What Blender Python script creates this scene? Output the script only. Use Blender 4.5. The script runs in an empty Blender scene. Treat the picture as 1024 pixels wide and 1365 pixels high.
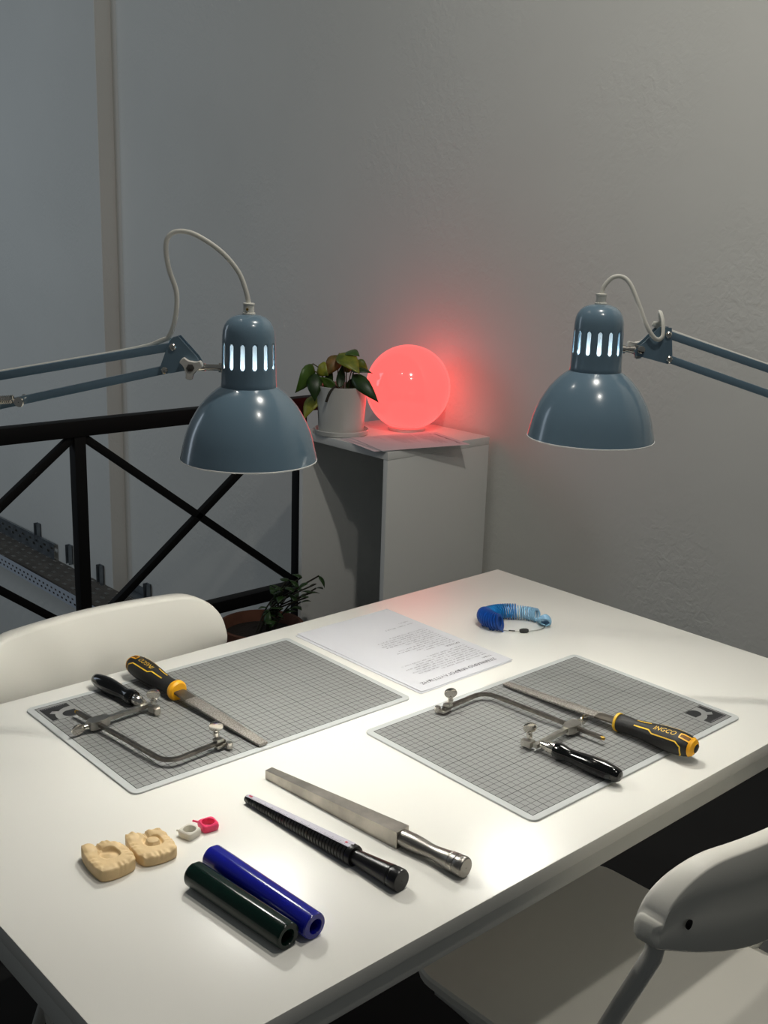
import bpy, bmesh, math, random
from mathutils import Vector, Matrix
random.seed(7)
PI = math.pi
T = 0.74                                   # table height above the floor
scene = bpy.context.scene
COL = scene.collection

def lin(c):
    def f(v):
        v /= 255.0
        return v / 12.92 if v <= 0.04045 else ((v + 0.055) / 1.055) ** 2.4
    return (f(c[0]), f(c[1]), f(c[2]), 1.0)

# ------------------------------------------------------------------ camera
cam_d = bpy.data.cameras.new('camera')
cam = bpy.data.objects.new('camera', cam_d); COL.objects.link(cam)
R_ = Vector((0.74071451, -0.67113405, 0.03034965))
U_ = Vector((0.14874242, 0.20788255, 0.96677843))
F_ = Vector((0.65514709, 0.71159253, -0.25380773))
mw = Matrix.Identity(4)
for i in range(3):
    mw[i][0], mw[i][1], mw[i][2] = R_[i], U_[i], -F_[i]
mw[0][3], mw[1][3], mw[2][3] = -1.60683, -1.40391, 0.66753 + T
cam.matrix_world = mw
cam_d.sensor_fit = 'VERTICAL'; cam_d.sensor_height = 36.0
cam_d.lens = 1478.376 / 1365.0 * 36.0
cam_d.clip_start = 0.02; cam_d.clip_end = 60
scene.camera = cam

# ------------------------------------------------------------------ world and room light
w = bpy.data.worlds.new('world'); scene.world = w; w.use_nodes = True
w.node_tree.nodes['Background'].inputs[0].default_value = (0.90, 0.97, 1.0, 1)
w.node_tree.nodes['Background'].inputs[1].default_value = 0.075

def light(name, kind, loc, energy, color=(1, 1, 1), size=0.05, aim=None, size_y=None):
    d = bpy.data.lights.new(name, kind); d.energy = energy; d.color = color
    if kind == 'AREA':
        d.size = size
        if size_y:
            d.shape = 'RECTANGLE'; d.size_y = size_y
    else:
        d.shadow_soft_size = size
    o = bpy.data.objects.new(name, d); COL.objects.link(o); o.location = loc
    if aim is not None:
        o.rotation_euler = (Vector(aim) - Vector(loc)).to_track_quat('-Z', 'Y').to_euler()
    return o

# ceiling spots of the workshop, and the daylight of the stairwell window on the left
light('ceiling_spot', 'POINT', (-0.41, -0.61, 2.06 + T), 46, (1.0, 0.96, 0.88), 0.035)
light('ceiling_spot', 'POINT', (-0.85, -1.25, 1.95 + T), 21, (1.0, 0.96, 0.88), 0.035)
light('ceiling_spot', 'POINT', (-0.95, 0.35, 1.95 + T), 4, (1.0, 0.96, 0.88), 0.035)
light('stairwell_window', 'AREA', (-2.6, 4.4, 1.3 + T), 26, (0.74, 0.86, 1.0), 1.6, (0.9, 4.6, 0.4 + T), 2.2)
LAMP_L, LAMP_R = 3.35, 2.7
GLOBE = 1.75

vs = scene.view_settings
scene.display_settings.display_device = 'sRGB'
vs.view_transform = 'Standard'; vs.look = 'None'; vs.exposure = 0.0; vs.gamma = 1.0
vs.use_curve_mapping = False

# ------------------------------------------------------------------ materials
def mat(name, rgb, rough=0.5, metal=0.0, noise=None, bump=None, spec=None, coat=0.0, var=None, sss=None, emis=None):
    """noise=(scale, amount) colour mottling; bump=(scale, strength, distance)."""
    m = bpy.data.materials.new(name); m.use_nodes = True
    nt = m.node_tree; b = nt.nodes['Principled BSDF']
    c = lin(rgb)
    b.inputs['Base Color'].default_value = c
    b.inputs['Roughness'].default_value = rough
    b.inputs['Metallic'].default_value = metal
    if spec is not None: b.inputs['Specular IOR Level'].default_value = spec
    if coat: b.inputs['Coat Weight'].default_value = coat; b.inputs['Coat Roughness'].default_value = 0.06
    if sss: b.inputs['Subsurface Weight'].default_value = sss[0]; b.inputs['Subsurface Radius'].default_value = sss[1]; b.inputs['Subsurface Scale'].default_value = sss[2]
    if emis: b.inputs['Emission Color'].default_value = emis[0]; b.inputs['Emission Strength'].default_value = emis[1]
    tc = nt.nodes.new('ShaderNodeTexCoord')
    if noise:
        n = nt.nodes.new('ShaderNodeTexNoise'); n.inputs['Scale'].default_value = noise[0]; n.inputs['Detail'].default_value = 5
        nt.links.new(tc.outputs['Object'], n.inputs['Vector'])
        mx = nt.nodes.new('ShaderNodeMix'); mx.data_type = 'RGBA'
        k = noise[1]; c2 = lin(var) if var else tuple(max(0, x * (1 - k)) for x in c[:3]) + (1,)
        mx.inputs[6].default_value = c; mx.inputs[7].default_value = c2
        rp = nt.nodes.new('ShaderNodeMapRange'); rp.inputs[1].default_value = 0.35; rp.inputs[2].default_value = 0.65
        nt.links.new(n.outputs[0], rp.inputs[0]); nt.links.new(rp.outputs[0], mx.inputs[0])
        nt.links.new(mx.outputs[2], b.inputs['Base Color'])
    if bump:
        n2 = nt.nodes.new('ShaderNodeTexNoise'); n2.inputs['Scale'].default_value = bump[0]; n2.inputs['Detail'].default_value = 6
        nt.links.new(tc.outputs['Object'], n2.inputs['Vector'])
        bp = nt.nodes.new('ShaderNodeBump'); bp.inputs['Strength'].default_value = bump[1]; bp.inputs['Distance'].default_value = bump[2]
        nt.links.new(n2.outputs[0], bp.inputs['Height']); nt.links.new(bp.outputs[0], b.inputs['Normal'])
    return m

def plaster(name, rgb):
    m = mat(name, rgb, 0.9, noise=(1.3, 0.05), spec=0.2)
    nt = m.node_tree; b = nt.nodes['Principled BSDF']
    tc = nt.nodes.new('ShaderNodeTexCoord')
    def nz(scale, detail, dist=0.0):
        n = nt.nodes.new('ShaderNodeTexNoise'); n.inputs['Scale'].default_value = scale; n.inputs['Detail'].default_value = detail
        n.inputs['Distortion'].default_value = dist
        nt.links.new(tc.outputs['Object'], n.inputs['Vector']); return n
    a = nz(46, 5, 0.6); p = nz(2.1, 2); l = nz(6, 3)
    rp = nt.nodes.new('ShaderNodeMapRange'); rp.inputs[1].default_value = 0.42; rp.inputs[2].default_value = 0.66
    nt.links.new(p.outputs[0], rp.inputs[0])
    mu = nt.nodes.new('ShaderNodeMath'); mu.operation = 'MULTIPLY'
    nt.links.new(a.outputs[0], mu.inputs[0]); nt.links.new(rp.outputs[0], mu.inputs[1])
    ad = nt.nodes.new('ShaderNodeMath'); ad.operation = 'MULTIPLY_ADD'; ad.inputs[1].default_value = 1.0
    nt.links.new(l.outputs[0], ad.inputs[0]); nt.links.new(mu.outputs[0], ad.inputs[2])
    bp = nt.nodes.new('ShaderNodeBump'); bp.inputs['Strength'].default_value = 0.55; bp.inputs['Distance'].default_value = 0.005
    nt.links.new(ad.outputs[0], bp.inputs['Height']); nt.links.new(bp.outputs[0], b.inputs['Normal'])
    return m

M = {}
M['wall'] = plaster('wall_plaster', (220, 220, 214))
M['tile'] = mat('floor_tile', (52, 52, 51), 0.55, noise=(7, 0.35))
M['grout'] = mat('floor_grout', (16, 16, 16), 0.9)
M['lowfloor'] = mat('stairwell_floor', (120, 120, 118), 0.8)
M['desk'] = mat('desk_laminate', (238, 236, 228), 0.29, spec=0.65, bump=(900, 0.05, 0.0004))
M['deskedge'] = mat('desk_edge', (222, 221, 214), 0.5)
M['cabinet'] = mat('cabinet_laminate', (226, 226, 222), 0.45)
M['plastic'] = mat('chair_plastic', (246, 243, 232), 0.42, bump=(500, 0.06, 0.0004))
M['tube'] = mat('chair_tube', (220, 219, 212), 0.35)
M['black'] = mat('railing_paint', (12, 12, 13), 0.6, spec=0.2, bump=(60, 0.1, 0.001))
M['blue'] = mat('lamp_enamel', (104, 128, 144), 0.22, coat=0.5)
M['white_in'] = mat('lamp_inside_white', (240, 240, 236), 0.6)
M['bulb'] = mat('bulb_glow', (255, 255, 255), 0.4, emis=((0.80, 0.95, 1.0, 1), 0.35))
M['chrome'] = mat('chrome', (222, 216, 206), 0.16, 1.0)
M['steel'] = mat('steel', (196, 192, 184), 0.3, 1.0, noise=(60, 0.25))
M['dsteel'] = mat('dark_steel', (140, 134, 126), 0.28, 1.0, noise=(80, 0.3))
M['brass'] = mat('brass', (205, 165, 80), 0.28, 1.0)
M['nut'] = mat('white_nut', (208, 205, 198), 0.5)
M['cable'] = mat('white_cable', (222, 220, 210), 0.45)
M['globe'] = mat('glowing_glass', (150, 60, 58), 0.12, coat=0.4, emis=((1.0, 0.092, 0.085, 1), GLOBE))
M['globebase'] = mat('globe_base', (228, 222, 218), 0.4)
M['pot'] = mat('glazed_pot', (205, 205, 200), 0.12, coat=0.4)
M['soil'] = mat('soil', (32, 24, 18), 0.95, bump=(120, 0.8, 0.004))
M['terracotta'] = mat('terracotta', (104, 64, 46), 0.85, noise=(15, 0.3))
M['leaf'] = mat('green_leaf', (74, 108, 36), 0.4, noise=(30, 0.4))
M['leafd'] = mat('dark_leaf', (44, 72, 30), 0.4, noise=(30, 0.4))
M['leafy'] = mat('yellowing_leaf', (158, 158, 50), 0.42, noise=(26, 0.5, ), var=(86, 104, 34))
M['leafb'] = mat('browning_leaf', (158, 112, 66), 0.5, noise=(26, 0.5), var=(104, 92, 40))
M['stem'] = mat('stem', (74, 74, 32), 0.6)
M['dstem'] = mat('dark_stem', (40, 36, 22), 0.7)
M['paper'] = mat('paper', (204, 204, 208), 0.85)
M['ink'] = mat('ink', (62, 58, 64), 0.8)
M['inkl'] = mat('grey_ink', (122, 120, 124), 0.8)
M['logo'] = mat('logo_black', (28, 29, 31), 0.6)
M['gloss'] = mat('black_lacquer', (7, 7, 7), 0.12, spec=0.4, coat=0.25)
M['rubber'] = mat('black_rubber', (22, 21, 20), 0.6, bump=(500, 0.15, 0.0005))
M['yellow'] = mat('yellow_plastic', (238, 170, 12), 0.45)
M['yline'] = mat('yellow_line', (224, 180, 40), 0.5)
M['yhole'] = mat('hanging_hole', (104, 66, 8), 0.7)
M['grit'] = mat('file_grit', (186, 181, 172), 0.4, 0.8, noise=(520, 0.55), bump=(700, 1.0, 0.0015))
M['tang'] = mat('file_tang', (128, 122, 112), 0.38, 0.9, noise=(60, 0.25))
M['iron'] = mat('mandrel_iron', (196, 190, 180), 0.36, 1.0, noise=(26, 0.35), bump=(120, 0.1, 0.0006))
M['brush'] = mat('brushed_steel', (150, 146, 140), 0.34, 1.0)
M['mblack'] = mat('mandrel_black', (16, 16, 17), 0.3, 0.2)
M['scale'] = mat('scale_strip', (205, 202, 212), 0.35, 0.3)
M['red'] = mat('red_mark', (190, 70, 90), 0.6)
M['clay'] = mat('tan_clay', (226, 196, 146), 0.55, noise=(40, 0.12), bump=(220, 0.2, 0.0008))
M['ringw'] = mat('white_resin', (222, 218, 204), 0.4)
M['ringp'] = mat('pink_resin', (240, 62, 110), 0.3, sss=(0.2, (1.0, 0.2, 0.3), 0.004))
M['waxg'] = mat('green_wax', (4, 30, 23), 0.19, spec=0.3, coat=0.08)
M['waxb'] = mat('blue_wax', (12, 20, 140), 0.2, coat=0.2)
M['rd'] = mat('ring_dark_blue', (6, 62, 142), 0.3)
M['rm'] = mat('ring_mid_blue', (8, 112, 178), 0.3)
M['rl'] = mat('ring_pale_blue', (132, 176, 206), 0.35)
M['galv'] = mat('galvanised', (138, 146, 152), 0.42, 0.7, noise=(20, 0.3))
M['trayf'] = mat('tray_flange', (176, 184, 194), 0.55)
M['dust'] = mat('dusty_tray_floor', (96, 92, 86), 0.8, noise=(14, 0.3))
M['dcable'] = mat('grey_cable', (66, 62, 58), 0.7)
M['orange'] = mat('thin_cord', (190, 158, 132), 0.6)

def brushed(m):
    nt = m.node_tree; b = nt.nodes['Principled BSDF']
    tc = nt.nodes.new('ShaderNodeTexCoord'); mp = nt.nodes.new('ShaderNodeMapping')
    mp.inputs['Scale'].default_value = (900, 3, 3)
    n = nt.nodes.new('ShaderNodeTexNoise'); n.inputs['Scale'].default_value = 1.0
    nt.links.new(tc.outputs['Object'], mp.inputs['Vector']); nt.links.new(mp.outputs[0], n.inputs['Vector'])
    bp = nt.nodes.new('ShaderNodeBump'); bp.inputs['Strength'].default_value = 0.25; bp.inputs['Distance'].default_value = 0.0005
    nt.links.new(n.outputs[0], bp.inputs['Height']); nt.links.new(bp.outputs[0], b.inputs['Normal'])
brushed(M['brush'])

def make_grid_mat():
    """translucent grey cutting mat, 1 cm printed grid, heavier every 5 cm, counted from the logo corner"""
    m = bpy.data.materials.new('cutting_mat'); m.use_nodes = True
    nt = m.node_tree; b = nt.nodes['Principled BSDF']; b.inputs['Roughness'].default_value = 0.5
    L = nt.links
    tc = nt.nodes.new('ShaderNodeTexCoord'); sx = nt.nodes.new('ShaderNodeSeparateXYZ'); L.new(tc.outputs['Object'], sx.inputs[0])
    def math_(op, a, b_=None, c_=None):
        n = nt.nodes.new('ShaderNodeMath'); n.operation = op
        for i, v in enumerate((a, b_, c_)):
            if v is None: continue
            if isinstance(v, (int, float)): n.inputs[i].default_value = v
            else: L.new(v, n.inputs[i])
        return n.outputs[0]
    u = math_('MULTIPLY_ADD', sx.outputs[0], 100, 21.5)
    v = math_('MULTIPLY_ADD', sx.outputs[1], -100, 14.0)
    def line(t, period, wd): return math_('LESS_THAN', math_('PINGPONG', math_('ADD', t, 100), period / 2.0), wd)
    minor = math_('MAXIMUM', line(u, 1, 0.042), line(v, 1, 0.042))
    major = math_('MAXIMUM', line(u, 5, 0.055), line(v, 5, 0.055))
    def inside(t, a, b_): return math_('MULTIPLY', math_('GREATER_THAN', t, a), math_('LESS_THAN', t, b_))
    ins = math_('MULTIPLY', inside(u, -0.06, 43.06), inside(v, -0.06, 28.06))
    edge_in = math_('MULTIPLY', inside(u, 0.05, 42.95), inside(v, 0.05, 27.95))
    frame = math_('MULTIPLY', ins, math_('SUBTRACT', 1, edge_in))
    logo = math_('MULTIPLY', inside(u, 0.06, 4.94), inside(v, 0.06, 4.94))
    nl = math_('SUBTRACT', 1, logo)
    minor = math_('MULTIPLY', math_('MULTIPLY', minor, ins), nl)
    major = math_('MAXIMUM', math_('MULTIPLY', math_('MULTIPLY', major, ins), nl), frame)
    def mix(f, a, b_):
        n = nt.nodes.new('ShaderNodeMix'); n.data_type = 'RGBA'; L.new(f, n.inputs[0])
        for i, x in ((6, a), (7, b_)):
            if isinstance(x, tuple): n.inputs[i].default_value = x
            else: L.new(x, n.inputs[i])
        return n.outputs[2]
    c = mix(ins, lin((184, 187, 186)), lin((130, 131, 129)))
    c = mix(minor, c, lin((54, 54, 53)))
    c = mix(major, c, lin((30, 30, 30)))
    L.new(c, b.inputs['Base Color'])
    return m
M['mat'] = make_grid_mat()

# ------------------------------------------------------------------ mesh helpers
class B:
    def __init__(s): s.bm = bmesh.new()
    def box(s, c, d, bev=0.0, rot=None):
        r = bmesh.ops.create_cube(s.bm, size=1.0)
        vs_ = r['verts']
        bmesh.ops.scale(s.bm, vec=d, verts=vs_)
        if bev:
            es = list({e for v in vs_ for e in v.link_edges})
            rr = bmesh.ops.bevel(s.bm, geom=es, offset=bev, segments=2, affect='EDGES', profile=0.6)
            vs_ = list({v for f in rr['faces'] for v in f.verts} | {v for v in vs_ if v.is_valid})
            seen = set(vs_); st = list(vs_)
            while st:
                v = st.pop()
                for e in v.link_edges:
                    o = e.other_vert(v)
                    if o not in seen: seen.add(o); st.append(o)
            vs_ = list(seen)
        if rot is not None: bmesh.ops.rotate(s.bm, cent=(0, 0, 0), matrix=rot, verts=vs_)
        bmesh.ops.translate(s.bm, vec=c, verts=vs_)
        return s
    def loops(s, rings, close=True, cap0=True, cap1=True):
        vr = [[s.bm.verts.new(p) for p in r] for r in rings]
        n = len(vr[0])
        for a, b in zip(vr, vr[1:]):
            for i in range(n if close else n - 1):
                j = (i + 1) % n
                try: s.bm.faces.new((a[i], a[j], b[j], b[i]))
                except ValueError: pass
        if cap0: s.bm.faces.new(list(reversed(vr[0])))
        if cap1: s.bm.faces.new(vr[-1])
        return s
    def lathe(s, prof, n=32, mtx=None, cap0=True, cap1=True):
        mtx = mtx or Matrix.Identity(4)
        rings = [[mtx @ Vector((r * math.cos(2 * PI * i / n), r * math.sin(2 * PI * i / n), z)) for i in range(n)] for r, z in prof]
        return s.loops(rings, True, cap0, cap1)
    def tube(s, pts, r, n=10, closed=False, flat=None, up=(0, 0, 1)):
        pts = [Vector(p) for p in pts]; k = len(pts)
        rad = r if isinstance(r, (list, tuple)) else [r] * k
        tans = []
        for i in range(k):
            a = pts[(i - 1) % k] if (closed or i > 0) else pts[i]
            b = pts[(i + 1) % k] if (closed or i < k - 1) else pts[i]
            tans.append((b - a).normalized())
        ref = Vector(up)
        if abs(ref.dot(tans[0])) > 0.95: ref = Vector((1, 0, 0)) if abs(tans[0].x) < 0.9 else Vector((0, 1, 0))
        nrm = (ref - tans[0] * ref.dot(tans[0])).normalized()
        rings = []
        for i in range(k):
            t = tans[i]; nrm = (nrm - t * nrm.dot(t)).normalized(); bn = t.cross(nrm)
            fa, fb = flat if flat else (1, 1)
            rings.append([pts[i] + (nrm * math.cos(2 * PI * j / n) * fa + bn * math.sin(2 * PI * j / n) * fb) * rad[i] for j in range(n)])
        if closed:
            s.loops(rings + [rings[0]], True, False, False)
            bmesh.ops.remove_doubles(s.bm, verts=s.bm.verts, dist=1e-7)
        else: s.loops(rings)
        return s
    def prism(s, poly, z0, z1, mtx=None):
        mtx = mtx or Matrix.Identity(4)
        return s.loops([[mtx @ Vector((x, y, z0)) for x, y in poly], [mtx @ Vector((x, y, z1)) for x, y in poly]])
    def quad(s, *p):
        s.bm.faces.new([s.bm.verts.new(q) for q in p]); return s
    def build(s, name, m, parent=None, loc=None, sharp=35):
        bm = s.bm
        bmesh.ops.recalc_face_normals(bm, faces=bm.faces)
        me = bpy.data.meshes.new(name); bm.to_mesh(me); bm.free()
        return link_mesh(name, me, m, parent, loc, sharp)

def link_mesh(name, me, m, parent=None, loc=None, sharp=35):
    me.materials.append(m)
    if sharp is not None:
        for p in me.polygons: p.use_smooth = True
        me.set_sharp_from_angle(angle=math.radians(sharp))
    o = bpy.data.objects.new(name, me); COL.objects.link(o)
    if loc is not None: o.location = loc
    if parent is not None: o.parent = parent
    return o

def thing(name, label, cat, loc=(0, 0, 0), rz=0.0, group=None):
    o = bpy.data.objects.new(name, None); COL.objects.link(o); o.empty_display_size = 0.05
    o.location = (loc[0], loc[1], loc[2] + T); o.rotation_euler = (0, 0, rz)
    o['label'] = label; o['category'] = cat
    if group: o['group'] = group
    return o
def tag(o, label, cat, group=None):
    o['label'] = label; o['category'] = cat
    if group: o['group'] = group
    return o
def dup(root, loc, rz, label):
    r = root.copy(); COL.objects.link(r)
    r.location = (loc[0], loc[1], loc[2] + T); r.rotation_euler = (root.rotation_euler[0], root.rotation_euler[1], rz); r['label'] = label
    for ch in list(root.children):
        c = ch.copy(); COL.objects.link(c); c.parent = r
        for g in list(ch.children):
            d = g.copy(); COL.objects.link(d); d.parent = c
    return r
def structure(o): o['kind'] = 'structure'; return o

def rrect(w_, d_, r, n=5):
    out = []
    for cx, cy, a0 in ((w_ / 2 - r, d_ / 2 - r, 0), (-w_ / 2 + r, d_ / 2 - r, 90), (-w_ / 2 + r, -d_ / 2 + r, 180), (w_ / 2 - r, -d_ / 2 + r, 270)):
        for i in range(n + 1):
            a = math.radians(a0 + 90 * i / n); out.append((cx + r * math.cos(a), cy + r * math.sin(a)))
    return out

def smooth_path(pts, sub=6):
    pts = [Vector(p) for p in pts]; out = []
    for i in range(len(pts) - 1):
        p0 = pts[max(i - 1, 0)]; p1 = pts[i]; p2 = pts[i + 1]; p3 = pts[min(i + 2, len(pts) - 1)]
        for k in range(sub):
            t = k / sub
            out.append(0.5 * ((2 * p1) + (p2 - p0) * t + (2 * p0 - 5 * p1 + 4 * p2 - p3) * t * t + (-p0 + 3 * p1 - 3 * p2 + p3) * t ** 3))
    out.append(pts[-1]); return out

def text_mesh(body, size, extrude=0.0, align='LEFT', shear=0.0, spacing=1.0):
    c = bpy.data.curves.new('text', 'FONT'); c.body = body; c.size = size; c.extrude = extrude
    c.align_x = align; c.align_y = 'CENTER'; c.shear = shear; c.space_character = spacing; c.resolution_u = 3
    o = bpy.data.objects.new('text', c); COL.objects.link(o)
    bpy.context.view_layer.update()
    me = bpy.data.meshes.new_from_object(o.evaluated_get(bpy.context.evaluated_depsgraph_get()))
    bpy.data.objects.remove(o); bpy.data.curves.remove(c)
    me.materials.clear()
    return me

# ================================================================== the room
WX = 0.967                                  # right wall plane; the wall steps forward beyond WY
WY, WS = 3.214, 0.881
structure(B().box((WX + 0.1, 2.3, -0.4 + T), (0.2, 11.4, 5.6)).build('wall_right', M['wall'], sharp=None))
structure(B().box(((WX + WS) / 2, (WY + 8.0) / 2, -0.4 + T), (WX - WS, 8.0 - WY, 5.6), 0.006).build('wall_rear', M['wall'], sharp=None))
structure(B().prism([(WX + 0.001, WY - 0.030), (WX - 0.006, WY - 0.022), (WX - 0.010, WY + 0.002), (WX + 0.001, WY + 0.002)], -3.2 + T, 2.4 + T).build('trim_1', M['wall'], sharp=80))
structure(B().box((-1.7, 3.2, -3.22 + T), (5.4, 9.6, 0.04)).build('floor_lower', M['lowfloor'], sharp=None))
fl = structure(B().box((-1.55, -0.85, -0.09 + T), (5.03, 4.5, 0.17), 0).build('floor', M['grout'], sharp=None))
fl.location.z = -0.65                        # slab top just under the tile tops
TS = 0.60
tile_me = None
for i in range(9):
    for j in range(8):
        x1 = 0.592 - (i - 0) * TS; y0 = 1.40 - (j + 1) * TS
        xa, xb = (x1 - TS + 0.002, x1 - 0.002)
        if i == 8: break
        o = B().box(((xa + xb) / 2, y0 + TS / 2, -0.004), (xb - xa, TS - 0.004, 0.008), 0.0012).build('tile', M['tile'])
        o.parent = fl; o.matrix_parent_inverse = fl.matrix_world.inverted(); o.location = (0, 0, 0.65)
for j in range(8):
    y0 = 1.40 - (j + 1) * TS
    o = B().box(((0.594 + WX - 0.002) / 2, y0 + TS / 2, -0.004), (WX - 0.002 - 0.594, TS - 0.004, 0.008), 0.0012).build('tile', M['tile'])
    o.parent = fl; o.location = (0, 0, 0.65)
structure(B().box((WX - 0.004, -0.95, 0.03), (0.008, 4.6, 0.06), 0.002).build('baseboard_right', M['wall']))

# ------------------------------------------------------------------ cable tray on the stairwell wall
TY0, TY1, TZ = 2.35, 7.0, -1.085
tray = thing('cable_tray', 'perforated metal cable tray running along the stairwell wall beyond the railing', 'cable tray', (0.74, 4.6, TZ))
def perforated(rows, y0, y1, put, pitch=0.042, slot=0.017):
    """flat strip with real oblong holes; rows=[(lo, hi, phase or None)] solid when None"""
    b = B()
    for lo, hi, ph in rows:
        y = y0
        if ph is None:
            b.quad(put(y0, lo), put(y1, lo), put(y1, hi), put(y0, hi)); continue
        y = y0 - ph * pitch; segs = []
        while y < y1:
            a, c = max(y, y0), min(y + pitch - slot, y1)
            if c > a: segs.append((a, c))
            y += pitch
        for a, c in segs: b.quad(put(a, lo), put(c, lo), put(c, hi), put(a, hi))
    return b
ya, yb = TY0 - 4.6, TY1 - 4.6
rows = [(0, 0.012, None), (0.012, 0.021, 0.0), (0.021, 0.033, None), (0.033, 0.042, 0.5), (0.042, 0.062, None)]
perforated(rows, ya, yb, lambda y, t: Vector((-0.14, y, t))).build('near_flange', M['trayf'], tray, sharp=None)
frows = []
x = -0.14
for k in range(6):
    frows += [(x, x + 0.028, None), (x + 0.028, x + 0.044, (k % 2) * 0.5)]; x += 0.044
frows.append((x, 0.130, None))
perforated(frows, ya, yb, lambda y, t: Vector((t, y, 0.0)), 0.082, 0.030).build('tray_floor', M['dust'], tray, sharp=None)
perforated([(0.0, 0.030, None), (0.030, 0.042, 0.0), (0.042, 0.052, None), (0.052, 0.064, 0.5), (0.064, 0.082, None)], 3.785 - 4.6, yb,
           lambda y, t: Vector((0.118, y, t)), 0.085, 0.034).build('far_flange', M['galv'], tray, sharp=None)
B().box((0.124, (3.785 - 4.6 + yb) / 2, 0.083), (0.012, yb - 3.785 + 4.6, 0.003)).build('flange_lip', M['galv'], tray)
for k in range(5):
    pts = [(-0.122 + 0.014 * k + 0.010 * math.sin(1.7 * q + k), ya + (yb - ya) * q / 22.0, 0.007 + 0.004 * math.sin(q * 2.3 + k)) for q in range(23)]
    tag_o = B().tube(smooth_path(pts, 3), 0.006, 6).build('cable', M['dcable'], tray)
def bracket(y, z, wx, label):
    o = thing('wall_bracket', label, 'bracket', (wx, y, z), group='metal brackets on the stairwell wall')
    B().box((-0.004, 0, 0.05), (0.006, 0.036, 0.10), 0.001).build('back_strip', M['galv'], o)
    for s in (-1, 1): B().box((-0.014, s * 0.016, 0.05), (0.022, 0.004, 0.10)).build('side_strip', M['galv'], o)
    for k in range(3): B().box((-0.0075, 0, 0.02 + 0.03 * k), (0.002, 0.010, 0.016), 0.001).build('slot', M['black'], o)
bracket(3.99, -1.035, WS, 'small slotted metal wall bracket above the tray, farthest left behind the railing diagonal')
bracket(3.635, -1.07, WS, 'small slotted metal wall bracket just left of the black railing post')
bracket(3.315, -1.095, WS, 'small slotted metal wall bracket beside the wall step, right of the railing post')
bracket(3.02, -1.13, WX, 'small slotted metal wall bracket at the top edge of the left chair back')
o = B().box((WX - 0.035, 3.12, -1.105 + T), (0.05, 0.16, 0.004), 0.001).box((WX - 0.006, 3.12, -1.085 + T), (0.004, 0.16, 0.045), 0.001).build('angle_plate', M['galv'])
tag(o, 'short galvanised angle plate on the wall right of the wall step', 'bracket')

# ------------------------------------------------------------------ black railing
RY = 1.37
rail = thing('railing', 'black painted steel railing with crossed bars along the stairwell edge', 'railing', (-0.2, RY, -T))
def rl(x): return x + 0.2
def rz_(z): return z + T
B().box((rl(-0.6), 0, rz_(0.094)), (2.7, 0.04, 0.045), 0.003).build('top_rail', M['black'], rail)
B().box((rl(-0.6), 0, rz_(-0.520)), (2.7, 0.04, 0.040), 0.003).build('bottom_rail', M['black'], rail)
for px in (-0.206, 0.567, -0.979, -1.75):
    B().box((rl(px), 0, (rz_(0.072)) / 2), (0.034, 0.034, rz_(0.072)), 0.002).build('post', M['black'], rail)
for xa, xb in ((-0.190, 0.552), (-0.962, -0.223), (-1.735, -0.995)):
    for za, zb, dy in ((0.068, -0.497, 0.0), (-0.497, 0.068, 0.0)):
        a = Vector((rl(xa), dy, rz_(za))); b_ = Vector((rl(xb), dy, rz_(zb)))
        d = b_ - a; ang = math.atan2(d.z, d.x)
        B().box((a + b_) / 2, (d.length, 0.02, 0.022), 0.002, Matrix.Rotation(-ang, 3, 'Y')).build('diagonal_bar', M['black'], rail)

# ------------------------------------------------------------------ table
TL, TW = 1.2404, 0.7506
tb = thing('work_table', 'large white rectangular worktable covered with jewellery tools', 'table', (-TL / 2, -TW / 2, -T))
B().box((0, 0, T - 0.009), (TL, TW, 0.018), 0.0012).build('tabletop', M['desk'], tb)
ap = 0.026
B().box((0, -TW / 2 + 0.014, T - 0.018 - ap / 2), (TL - 0.004, 0.018, ap), 0.001).build('apron', M['deskedge'], tb)
B().box((0, TW / 2 - 0.014, T - 0.018 - ap / 2), (TL - 0.004, 0.018, ap), 0.001).build('apron', M['deskedge'], tb)
for s in (-1, 1):
    B().box((s * (TL / 2 - 0.010), 0, T - 0.018 - ap / 2), (0.018, TW - 0.048, ap), 0.001).build('apron', M['deskedge'], tb)
    for q in (-1, 1):
        B().box((s * (TL / 2 - 0.047), q * (TW / 2 - 0.051), (T - 0.018) / 2), (0.05, 0.05, T - 0.018), 0.003).build('leg', M['deskedge'], tb)

# ------------------------------------------------------------------ display cabinet (open on its left side)
CX0, CX1, CY0, CY1, CZ = 0.515, 0.945, 0.892, 1.302, 0.025
cb = thing('display_cabinet', 'white display cabinet against the wall carrying the glowing globe and plant', 'cabinet', ((CX0 + CX1) / 2, (CY0 + CY1) / 2, -T))
cw, cd, ch = CX1 - CX0, CY1 - CY0, CZ + T
B().box((0, 0, ch - 0.012), (cw + 0.002, cd + 0.002, 0.024), 0.001).build('top_panel', M['cabinet'], cb)
B().box((0, -cd / 2 + 0.009, (ch - 0.024) / 2), (cw, 0.018, ch - 0.024), 0.001).build('front_panel', M['cabinet'], cb)
B().box((0, cd / 2 - 0.009, (ch - 0.024) / 2), (cw, 0.018, ch - 0.024), 0.001).build('back_panel', M['cabinet'], cb)
B().box((cw / 2 - 0.009, 0, (ch - 0.024) / 2), (0.018, cd - 0.036, ch - 0.024), 0).build('side_panel', M['cabinet'], cb)
B().box((-0.009, 0, 0.012), (cw - 0.018, cd - 0.036, 0.024), 0).build('bottom_panel', M['cabinet'], cb)

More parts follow.
